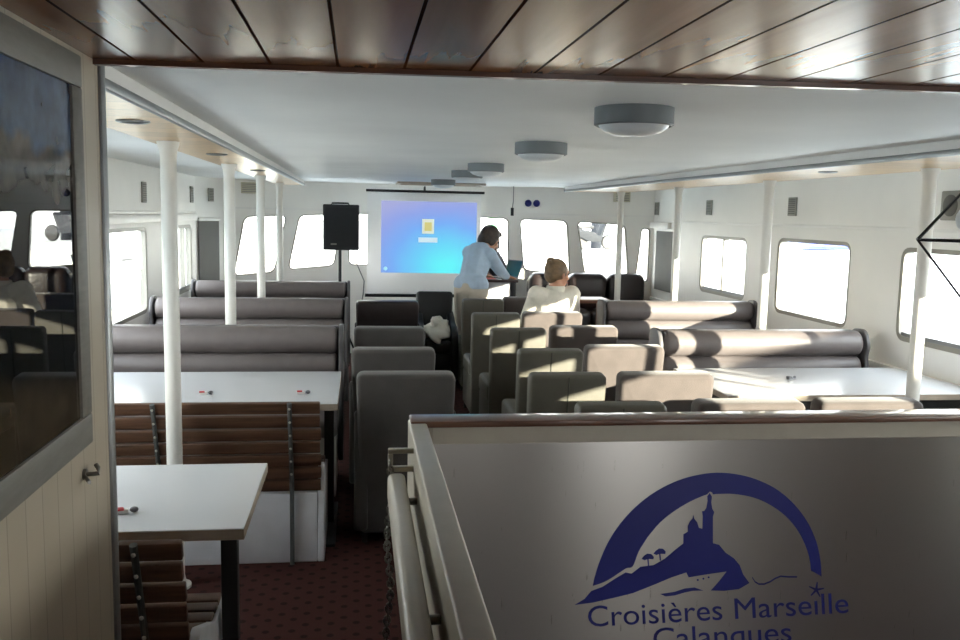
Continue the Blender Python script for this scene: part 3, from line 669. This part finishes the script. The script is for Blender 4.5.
b = MB()
for a, c in (((.088, 2.455, .968), (.165, 2.475, .982)), ((.088, 2.455, .915), (.165, 2.475, .930)), ((.088, 2.455, .930), (.102, 2.475, .968))): b.box(a, c, .003)
b.build('latch_bracket', M_GUARD, gd)
b = MB(); b.tube([(.135, 1.55, .80), (.085, 1.55, .80), (.055, 1.55, .78), (.045, 1.55, .74), (.045, 1.55, .60), (.06, 1.55, .56), (.13, 1.55, .56)], .012); b.build('grab_loop', M_POST, gd)
ch = MB(); n = 34
for k in range(n):
    z = .94-.0185*k; c = V((.092+.006*math.sin(k*.4), 2.448-.003*math.sin(k*.3), z)); a = 0 if k % 2 else PI/2
    ch.tube([c+V((.0085*math.sin(t)*math.cos(a), .0085*math.sin(t)*math.sin(a), .0145*math.cos(t))) for t in [2*PI*i/10 for i in range(10)]], .0036, 6, closed=True)
ch2 = ch.build('safety_chain', M_CHAIN)
tag(ch2, 'steel link chain hanging from the latch bracket of the guard', 'chain')

# emblem: drawn in its own flat coordinates (u right, v down), laid on the plate
def EM(u, v):
    a, b = u/1000, v/1000; t = (1, a, b, a*b, a*a, b*b)
    return (sum(x*y for x, y in zip((0.64693, 1.07527, 0.03296, 0.06001, 0.06368, 0.00308), t)), sum(x*y for x, y in zip((0.96600, -0.01231, -1.07606, -0.06510, -0.00212, -0.05615), t)))
fE = lambda x, z, d: (x, PY-.0046+d, z)
def em(name, loops, parent): return link_mesh(name, flat_mesh([[EM(*p) for p in lp] for lp in loops], .0012, fE), M_BLUE, parent, smooth=0)
arc = [(100, 475), (108, 440), (123, 395), (148, 340), (184, 285), (230, 235), (285, 192), (345, 160), (410, 139), (480, 130), (550, 137), (610, 155), (665, 184), (715, 228), (755, 282), (780, 338), (793, 395), (797, 447), (781, 437), (765, 429), (760, 390), (745, 345), (720, 300), (685, 260), (640, 228), (590, 206), (530, 195), (475, 195), (466, 196), (464, 191), (456, 188), (449, 196), (430, 203), (395, 219), (350, 246), (305, 282), (268, 325), (240, 370), (222, 415), (203, 421), (185, 432), (155, 452), (128, 466)]
hill = [(45, 533), (75, 515), (95, 491), (130, 478), (165, 455), (200, 434), (218, 438), (245, 417), (285, 412), (320, 392), (350, 366), (376, 346), (376, 318), (390, 310), (389, 293), (396, 279), (404, 270), (406, 258), (409, 270), (418, 281), (423, 298), (434, 301), (435, 262), (433, 248), (440, 247), (446, 238), (450, 216), (449, 202), (456, 192), (463, 203), (461, 220), (464, 240), (470, 250), (466, 264), (466, 345), (485, 350), (505, 374), (530, 391), (547, 411), (558, 440), (577, 466), (545, 485), (500, 490), (460, 489), (484, 462), (508, 431), (440, 441), (392, 449), (385, 434), (340, 449), (290, 470), (222, 497), (170, 510), (100, 526)]
def curve_through(pts, corners):
    out = []; m = len(pts)
    for i in range(m):
        p1, p2 = V(pts[i]), V(pts[(i+1) % m]); p0 = p1*2-p2 if i in corners else V(pts[i-1]); p3 = p2*2-p1 if (i+1) % m in corners else V(pts[(i+2) % m])
        for k in range(4):
            t = k/4; q = .5*((2*p1)+(p2-p0)*t+(2*p0-5*p1+4*p2-p3)*t*t+(3*p1-p0-3*p2+p3)*t**3); out.append(tuple(q))
    return out
arc = curve_through(arc, {0, 17, 19, 27, 31, 36})
lg = em('emblem', [arc], gd)
em('emblem_hill', [hill], lg)
em('emblem_wave', [[(306, 500), (350, 493), (380, 483), (410, 480), (437, 489), (405, 490), (380, 495), (350, 504), (322, 507)]], lg)
wv = [(586, 447), (594, 460), (606, 467), (622, 467), (640, 460), (655, 450), (672, 443), (695, 445), (722, 445)]
em('emblem_wave', [wv+[(x, y+5) for x, y in wv[::-1]]], lg)
for (x, y, s) in ((268, 388, 1), (304, 372, 1)):
    em('emblem_pine', [[(x-19*s, y+5), (x-12, y-4), (x-2, y-11), (x+10, y-10), (x+18, y-2), (x+17, y+6), (x+2, y+5), (x+4, y+26), (x, y+26), (x-2, y+6), (x-10, y+9)]], lg)
for (x, y) in ((420, 457), (437, 453), (453, 449)): em('emblem_porthole', [[(x+3*math.cos(2*PI*k/8), y+3*math.sin(2*PI*k/8)) for k in range(8)]], lg)
sx, sy = 781, 487
for k in range(5):
    a = -PI/2+.12+2*PI*k/5; d = V((math.cos(a), math.sin(a))); nn = V((-d.y, d.x)); c = V((sx, sy))
    em('emblem_star', [[tuple(c-d*3+nn*4), tuple(c+d*24+nn*1.5), tuple(c+d*24-nn*1.5), tuple(c-d*3-nn*4)]], lg)
def lettering(text, u0, v0, u1, v1, cap):
    """words along the baseline (u0,v0)-(u1,v1), cap height in the same units"""
    cu = bpy.data.curves.new('t', 'FONT'); cu.body = text; cu.size = 1; cu.resolution_u = 4
    o = bpy.data.objects.new('t', cu); C.objects.link(o); bpy.context.view_layer.update()
    me = bpy.data.meshes.new_from_object(o.evaluated_get(bpy.context.evaluated_depsgraph_get())); bpy.data.objects.remove(o); bpy.data.curves.remove(cu)
    x0, x1 = min(v.co.x for v in me.vertices), max(v.co.x for v in me.vertices); ch_ = .70
    p0, p1 = V((u0, v0)), V((u1, v1)); d = (p1-p0); up = V((d.y, -d.x)).normalized()*cap
    b = bmesh.new(); b.from_mesh(me)
    bmesh.ops.dissolve_limit(b, angle_limit=.01, verts=b.verts[:], edges=b.edges[:])
    ex = bmesh.ops.extrude_face_region(b, geom=b.faces[:]); top = [g for g in ex['geom'] if isinstance(g, bmesh.types.BMVert)]
    for v in top: v.co.z += 1
    for v in b.verts:
        q = p0+d*((v.co.x-x0)/(x1-x0))+up*(v.co.y/ch_); X, Z = EM(q.x, q.y); v.co = V((X, PY-.0041-.0012*v.co.z, Z))
    bmesh.ops.recalc_face_normals(b, faces=b.faces[:]); b.to_mesh(me); b.free()
    link_mesh('lettering', me, M_BLUE, lg, smooth=0)
lettering('Croisières Marse\u0131lle', 87, 600, 880, 557, 64)
lettering('Calanques', 286, 667, 706, 645, 64)

# ------------------------------------------------------------------ wire lantern at the right
ln_ = thing('wire_lantern', 'black wire cage lantern hanging at the right edge before the window', 'lantern', (1.815, 2.45, 1.60))
vx = [V((0, 0, .17)), V((0, 0, -.17))]+[V((.16*math.cos(2*PI*k/5+PI+.05), .16*math.sin(2*PI*k/5+PI+.05), 0)) for k in range(5)]
b = MB()
for k in range(5):
    b.tube([vx[0], vx[2+k]], .0035, 6).tube([vx[1], vx[2+k]], .0035, 6).tube([vx[2+k], vx[2+(k+1) % 5]], .0035, 6)
b.build('cage', M_BLACK, ln_)
MB().cyl((0, 0, .17), (0, 0, .375), .003, n=8).build('cord', M_BLACK, ln_)
MB().cyl((0, 0, .10), (0, 0, .17), .014).build('socket', M_BLACK, ln_); MB().ball((0, 0, .065), .032, (1, 1, 1.2)).build('bulb', M_LAMPD, ln_)

# ------------------------------------------------------------------ people
def remesh(mb, vox, name, m, parent, smooth_it=4):
    me = bpy.data.meshes.new(name); mb.bm.to_mesh(me); mb.bm.free(); o = bpy.data.objects.new(name, me); C.objects.link(o)
    r = o.modifiers.new('r', 'REMESH'); r.mode = 'VOXEL'; r.voxel_size = vox
    s = o.modifiers.new('s', 'SMOOTH'); s.factor = .5; s.iterations = smooth_it
    bpy.context.view_layer.update()
    out = bpy.data.meshes.new_from_object(o.evaluated_get(bpy.context.evaluated_depsgraph_get())); bpy.data.objects.remove(o)
    return link_mesh(name, out, m, parent, 0) if not [setattr(p, 'use_smooth', True) for p in out.polygons] is None else None
rnd = random.Random(5); j = MB()
for k in range(40):
    a = rnd.uniform(0, 2*PI); q = rnd.random()**.5; h = .11*(1-q*q)*rnd.uniform(.6, 1)
    j.ball((.09*q*math.cos(a), .17*q*math.sin(a), .03+h), rnd.uniform(.045, .07), (1.3, .8, .45), 10, Euler((rnd.uniform(-.9, .9), rnd.uniform(-.9, .9), rnd.uniform(0, 3))).to_matrix())
jk = remesh(j, .009, 'jacket', mat('white_cloth', (222, 218, 206), .9, bump=.3, bscale=30), None, 2)
jk.scale = (1.15, 1.1, 1.25); jk.location = (.755, 8.38, .448); tag(jk, 'crumpled white jacket heaped on the black armchair before the screen', 'jacket')
def limb(mb, pts, n=14):
    """chain of (point, radius): tapered segments with round joints"""
    for (p, r), (q, s) in zip(pts, pts[1:]): mb.cyl(p, q, r, s, n)
    for p, r in pts: mb.ball(p, r, n=n)
def frame_of(f, up=V((0, 0, 1))):
    f = V(f).normalized(); r = f.cross(up).normalized(); u = r.cross(f); return Matrix((r, f, u)).transposed()
def hand(mb, wrist, d, palm_n, side, curl=.5):
    """palm, four unequal bent fingers, a thumb from the side of the palm"""
    d = V(d).normalized(); n = V(palm_n); n = (n-d*n.dot(d)).normalized(); x = d.cross(n)*side
    w = V(wrist); rot = Matrix((x, d, n)).transposed()
    mb.ball(w+d*.05, .05, (.80, 1.0, .34), 14, rot); mb.cyl(w-d*.01, w+d*.03, .026, .03, 12)
    for i, (ox, ln2) in enumerate(((-.030, .070), (-.010, .080), (.010, .074), (.029, .058))):
        p = w+d*.088+x*ox; a = 0.; pts = [(w+d*.06+x*ox*.9, .0105)]
        for k, fr in enumerate((.42, .33, .25)):
            pts.append((p, .0100-.0008*k)); a += curl*(.5+.25*k)
            p = p+(d*math.cos(a)+n*math.sin(a)+x*ox*.6)*ln2*fr*1.1
        pts.append((p, .0078)); limb(mb, pts, 8)
    t = w+d*.028-x*.032; limb(mb, [(t, .014), (t+(d*.7-x*.75+n*.2)*.034, .0115), (t+(d*.95-x*.85+n*.4)*.058, .0095)], 8)
def head_parts(mb, c, F):
    """F columns: right, forward, up"""
    P = lambda a: V(c)+F @ V(a)
    mb.ball(P((0, -.012, .022)), .098, (.80, 1.0, .98), 20, F); mb.ball(P((0, .03, -.045)), .070, (.80, .90, 1.05), 16, F)
    mb.ball(P((0, .058, -.092)), .026, (1.1, .9, .8), 12, F)
    mb.cyl(P((0, .080, .015)), P((0, .110, -.030)), .009, .014, 10); mb.ball(P((0, .108, -.032)), .0145, (1.1, 1, .8), 10, F)
    mb.ball(P((0, .084, -.064)), .016, (1.5, .7, .6), 10, F)
    for s in (-1, 1):
        mb.ball(P((s*.081, -.008, -.012)), .026, (.35, .75, 1.15), 10, F); mb.ball(P((s*.032, .078, .026)), .017, (1.3, .6, .5), 8, F); mb.ball(P((s*.045, .055, -.03)), .03, (.8, .8, .7), 10, F)
def eyes(c, F, parent):
    P = lambda a: V(c)+F @ V(a)
    for s in (-1, 1):
        q = MB(); q.ball(P((s*.031, .083, .008)), .0105, (1.3, .6, .7), 10, F); q.build('eye', M_EYE, parent)
    q = MB(); q.ball(P((0, .094, -.066)), .016, (1.4, .35, .38), 10, F); q.build('mouth', M_LIP, parent)

def person(label, J, face, skin, shirt, trouser, vox=.0075, palm=(0, 0, -1), curl=(.35, .35), hand_dir=None, loc=None):
    """J: joints in world space; the figure hangs under an Empty at its base"""
    loc = V(loc); t = thing('person', label, 'person', loc)
    J = {k: V(v)-loc for k, v in J.items()}
    F = frame_of(face, V((0, 0, 1))); hc = J['head']
    b = MB()
    limb(b, [(J['pelvis'], .125), (J['waist'], .115), (J['chest'], .135), (J['neck'], .062)]); limb(b, [(J['neck'], .058), (hc+F @ V((0, -.02, -.05)), .054)])
    limb(b, [(J['sh_r'], .07), (J['chest'], .12), (J['sh_l'], .07)])
    for s, sg in (('r', 1), ('l', -1)):
        limb(b, [(J['sh_'+s], .056), (J['el_'+s], .042), (J['wr_'+s], .028)])
        hd = (J['hd_'+s]-J['wr_'+s]) if ('hd_'+s) in J else (J['wr_'+s]-J['el_'+s])
        hand(b, J['wr_'+s], hd, palm, sg, curl[0])
        limb(b, [(J['pelvis'], .11), (J['hip_'+s], .095), (J['kn_'+s], .062), (J['an_'+s], .042)])
        limb(b, [(J['an_'+s], .042), (J['an_'+s]+V((0, 0, -.035)), .036), (J['toe_'+s], .03)])
    head_parts(b, hc, F)
    body = remesh(b, vox, 'body', skin, t); eyes(hc, F, body)
    g = MB(); e = .016
    limb(g, [(J['pelvis']+V((0, 0, .055)), .108+e), (J['waist'], .118+e), (J['chest'], .137+e)]); limb(g, [(J['chest'], .12+e), (J['neck']+(J['chest']-J['neck'])*.25, .066+e*.6)])
    limb(g, [(J['sh_r'], .068+e*.8), (J['chest'], .122+e), (J['sh_l'], .068+e*.8)])
    limb(g, [(J['hip_r']+V((0, 0, .05)), .108), (J['hip_l']+V((0, 0, .05)), .108)])
    for s in ('r', 'l'):
        limb(g, [(J['sh_'+s], .058+e), (J['el_'+s], .045+e), (J['wr_'+s]+(J['el_'+s]-J['wr_'+s])*.06, .033+e*.6)])
    remesh(g, vox*1.2, 'shirt', shirt, t, 3)
    g = MB()
    for s in ('r', 'l'):
        limb(g, [(J['pelvis'], .118+e*.6), (J['hip_'+s], .094+e*.6), (J['kn_'+s], .068+e), (J['an_'+s]+V((0, 0, .02)), .056+e*.6)])
    remesh(g, vox*1.2, 'trousers', trouser, t, 3)
    for s in ('r', 'l'):
        g = MB(); a = J['an_'+s]; limb(g, [(a+V((0, 0, -.03)), .046), (a+(J['toe_'+s]-a)*.6+V((0, 0, -.012)), .042), (J['toe_'+s]+V((0, 0, .0)), .038)])
        remesh(g, .008, 'shoe', M_SHOE, t, 2)
    return t, hc, F
def hair(t, hc, F, blobs, m):
    g = MB(); P = lambda a: hc+F @ V(a)
    for c, r, s in blobs: g.ball(P(c), r, s, 16, F)
    remesh(g, .008, 'hair', m, t, 2)

# the man bending over the desk (hips towards us, chest over the desk, looking down to the laptop)
t, hc, F = person('man with dark hair in a pale blue shirt leaning over the high desk', dict(
    pelvis=(1.13, 8.76, .93), waist=(1.155, 8.84, 1.04), chest=(1.23, 9.02, 1.215), neck=(1.30, 9.10, 1.32), head=(1.375, 9.16, 1.395),
    sh_r=(1.33, 8.93, 1.235), sh_l=(1.16, 9.20, 1.245), el_r=(1.46, 9.02, 1.075), wr_r=(1.55, 9.155, 1.005), hd_r=(1.60, 9.21, .992), el_l=(1.20, 9.35, 1.06), wr_l=(1.335, 9.36, 1.005), hd_l=(1.41, 9.36, .99),
    hip_r=(1.19, 8.70, .90), hip_l=(1.06, 8.80, .90), kn_r=(1.20, 8.74, .48), kn_l=(1.06, 8.84, .48), an_r=(1.19, 8.66, .085), an_l=(1.04, 8.78, .085), toe_r=(1.30, 8.76, .04), toe_l=(1.16, 8.90, .04)),
    (.80, .42, -.50), M_SKIN, M_SHIRTB, M_TROU, palm=(0, 0, -1), loc=(1.12, 8.75, 0))
hair(t, hc, F, [((0, -.03, .035), .112, (.88, 1, .95)), ((0, -.075, -.03), .085, (1, .7, 1.15)), ((.062, -.02, -.02), .05, (.6, 1.1, 1.3)), ((-.062, -.02, -.02), .05, (.6, 1.1, 1.3)), ((0, .05, .085), .055, (1.2, .9, .6))], M_HAIRB)
# the person half hidden behind him
t, hc, F = person('person in dark clothes mostly hidden behind the man in pale blue', dict(
    pelvis=(1.50, 10.06, .90), waist=(1.49, 10.02, 1.0), chest=(1.475, 9.93, 1.13), neck=(1.48, 9.86, 1.235), head=(1.485, 9.79, 1.295),
    sh_r=(1.40, 9.97, 1.12), sh_l=(1.57, 9.93, 1.12), el_r=(1.40, 9.80, .99), wr_r=(1.40, 9.60, 1.0), hd_r=(1.42, 9.50, .99), el_l=(1.64, 9.76, .99), wr_l=(1.60, 9.58, 1.0), hd_l=(1.56, 9.50, .99),
    hip_r=(1.42, 10.06, .87), hip_l=(1.58, 10.06, .87), kn_r=(1.42, 10.03, .46), kn_l=(1.58, 10.03, .46), an_r=(1.42, 10.08, .085), an_l=(1.58, 10.08, .085), toe_r=(1.40, 9.94, .04), toe_l=(1.58, 9.94, .04)),
    (-.15, -.8, -.5), M_SKIN2, M_SHIRTD, M_TROUD, vox=.009, loc=(1.50, 10.06, 0))
hair(t, hc, F, [((0, -.03, .035), .108, (.86, 1, .92))], M_HAIRB)
# the seated woman, her back to us, head turned to the right
t, hc, F = person('seated woman in a cream sweater with her hair in a bun', dict(
    pelvis=(1.56, 7.27, .56), waist=(1.585, 7.26, .68), chest=(1.63, 7.25, .90), neck=(1.655, 7.26, 1.055), head=(1.672, 7.27, 1.165),
    sh_r=(1.79, 7.27, .99), sh_l=(1.485, 7.23, .99), el_r=(1.835, 7.35, .73), wr_r=(1.74, 7.56, .62), hd_r=(1.68, 7.63, .60), el_l=(1.41, 7.33, .73), wr_l=(1.50, 7.55, .61), hd_l=(1.55, 7.62, .60),
    hip_r=(1.64, 7.32, .54), hip_l=(1.48, 7.32, .54), kn_r=(1.66, 7.70, .52), kn_l=(1.47, 7.70, .52), an_r=(1.65, 7.72, .085), an_l=(1.48, 7.72, .085), toe_r=(1.66, 7.86, .04), toe_l=(1.47, 7.86, .04)),
    (.88, .42, -.12), M_SKIN, M_KNIT, M_TROUD, palm=(0, 0, -1), loc=(1.56, 7.27, 0))
hair(t, hc, F, [((0, -.03, .030), .108, (.86, 1.0, .93)), ((0, -.07, -.015), .072, (1, .8, 1)), ((-.01, -.085, .095), .042, (1, 1, .9))], M_HAIRL)
g = MB(); P_ = V((1.65, 7.255, 1.035))-V((1.56, 7.27, 0)); g.lathe([(.088, -.03), (.082, .0), (.076, .03), (.068, .032), (.070, 0), (.076, -.03)], P_); g.build('collar', M_KNIT, t)

# ------------------------------------------------------------------ outside: harbour in hard winter light
struct(MB().box((-120, -120, -1.5), (120, 120, -1.4)).build('ground_water', M_WATER, smooth=0))
struct(MB().box((-60, 24, -1.4), (14, 110, .5)).build('ground_quay', M_CONC, smooth=0))
struct(MB().box((9, -60, -1.4), (60, 8, -.5)).build('ground_jetty', M_CONC, smooth=0))
sco = thing('scooter', 'parked motor scooter on the quay seen through the front-right window', 'scooter', (8.15, 30, .5), .35)
for y in (-.55, .55):
    q = MB(); q.lathe([(.02, -.05), (.24, -.05), (.27, 0), (.24, .05), (.02, .05)], n=24); w_ = q.build('wheel', M_BLACK, sco); w_.matrix_local = Matrix.Translation((y, 0, .27)) @ Matrix.Rotation(PI/2, 4, 'X')
MB().prism(rpoly([(-.85, .5), (-.3, .28), (.2, .28), (.42, .9), (.34, .95), (.12, .48), (-.1, .62), (-.8, .75)], .06), 1, -.16, .16, .04).build('body', mat('scooter_paint', (20, 23, 28), .8), sco)
MB().box((-.75, -.14, .72), (-.1, .14, .84), .05).build('seat', M_BLACK, sco); MB().box((-.92, -.1, .6), (-.8, .1, .72), .02).build('tail_light', M_RED, sco)
MB().tube([(.38, -.32, 1.02), (.40, 0, .98), (.38, .32, 1.02)], .02).build('handlebar', M_BLACK, sco)
bo = thing('bollard', 'dark post on the quay beside the parked scooter', 'post', (8.62, 31.5, .5))
MB().cyl((0, 0, 0), (0, 0, 1.1), .2).build('shaft', mat('dark_iron', (22, 26, 34), .9), bo); MB().box((-.24, -.24, 1.1), (.24, .24, 1.16), .02).build('cap', MATS['dark_iron'], bo)
ki = thing('kiosk', 'green fronted kiosk on the quay seen behind the leaning man', 'kiosk', (5.3, 34, .5))
MB().box((-.5, 0, 0), (.5, .8, 1.2), .02).build('hut', M_HULL, ki); MB().box((-.25, -.05, .3), (.05, 0, 1.15)).build('green_panel', M_GREEN, ki)
sh = thing('sun_block_shed', 'added unseen white shed on the jetty keeping sun off the aft doorway', 'blocker', (10.2, -13.2, -.5), .63)  # out of view, added to keep direct sun out of the aft doorway
MB().box((-1.3, -1., 0), (1.3, 1., 5.0)).build('walls', M_HULL, sh); MB().prism([(-1.5, 5.0), (1.5, 5.0), (0, 5.8)], 1, -1.15, 1.15).build('roof', M_GREYP, sh)
struct(MB().box((9.2, -9.5, -1.4), (10.0, -2.2, 2.80), .05).build('wall_sun_block', M_CONC, smooth=0))  # unseen wall added to cut the low sun at the right bench end
def boat(label, loc, rz, L, tarp):
    t = thing('moored_boat', label, 'boat', loc, rz)
    q = MB(); n = 12; secs = []
    for i in range(n+1):
        s = i/n; wd = .95*(1-max(0, (s-.55)/.45)**2)+.02; zz = .25*s*s
        secs.append([q.bm.verts.new(((s-.5)*L, y*wd, z)) for y, z in ((-1, 1.1+zz), (-.8, .4), (-.25, 0), (.25, 0), (.8, .4), (1, 1.1+zz))])
    for a, c in zip(secs, secs[1:]):
        for k in range(5): q.bm.faces.new((a[k], c[k], c[k+1], a[k+1]))
        q.bm.faces.new((a[5], c[5], c[0], a[0]))
    q.bm.faces.new(secs[0]); q.bm.faces.new(secs[-1][::-1]); bmesh.ops.recalc_face_normals(q.bm, faces=q.bm.faces[:])
    q.build('hull', M_HULL, t, 60)
    MB().prism(rpoly([(-L*.42, 1.12), (L*.25, 1.15), (L*.12, 1.75), (-L*.38, 1.7)], .2), 1, -.7, .7, .1).build('cover', tarp, t)
    MB().cyl((L*.05, 0, 1.1), (L*.05, 0, 5.5), .05, .03).build('mast', M_ALU, t); return t
bb = boat('white moored boat with blue cover outside the wide right window', (20.5, 36, -1.25), .2, 5.5, M_TARP); bb.scale = (1.5,)*3
boat('white moored boat with grey cover outside the left window', (-6.6, 22.0, -.85), 1.0, 6., M_GREYP)

# ------------------------------------------------------------------ light: low winter sun from aft starboard, bright hazy sky
W = bpy.data.worlds.new('sky'); bpy.context.scene.world = W; W.use_nodes = True
N = W.node_tree.nodes; L = W.node_tree.links; bgd = N['Background']
tcw = N.new('ShaderNodeTexCoord'); spw = N.new('ShaderNodeSeparateXYZ'); L.new(tcw.outputs['Generated'], spw.inputs[0])
rw = N.new('ShaderNodeValToRGB'); rw.color_ramp.elements[0].position = 0.; rw.color_ramp.elements[0].color = (1., .985, .96, 1)
rw.color_ramp.elements[1].position = .7; rw.color_ramp.elements[1].color = (.84, .91, 1., 1)
L.new(spw.outputs[2], rw.inputs[0]); L.new(rw.outputs[0], bgd.inputs[0]); bgd.inputs[1].default_value = 6.2
sd = bpy.data.lights.new('sun', 'SUN'); sd.energy = 16.5; sd.angle = .0093; sd.color = (1., .91, .74)
so_ = bpy.data.objects.new('sun', sd); C.objects.link(so_)
dirn = V((-.610, .792, -.18)); so_.rotation_euler = dirn.to_track_quat('-Z', 'Y').to_euler()

sc_ = bpy.context.scene
vs_ = sc_.view_settings; vs_.view_transform = 'Standard'; vs_.look = 'None'; vs_.gamma = 1.; vs_.use_curve_mapping = False; vs_.exposure = 1.02
sc_.cycles.max_bounces = 10; sc_.cycles.diffuse_bounces = 8; sc_.cycles.glossy_bounces = 5; sc_.cycles.transparent_max_bounces = 12
sc_.cycles.sample_clamp_indirect = 20.; sc_.cycles.use_denoising = True; sc_.cycles.caustics_reflective = False; sc_.cycles.caustics_refractive = False
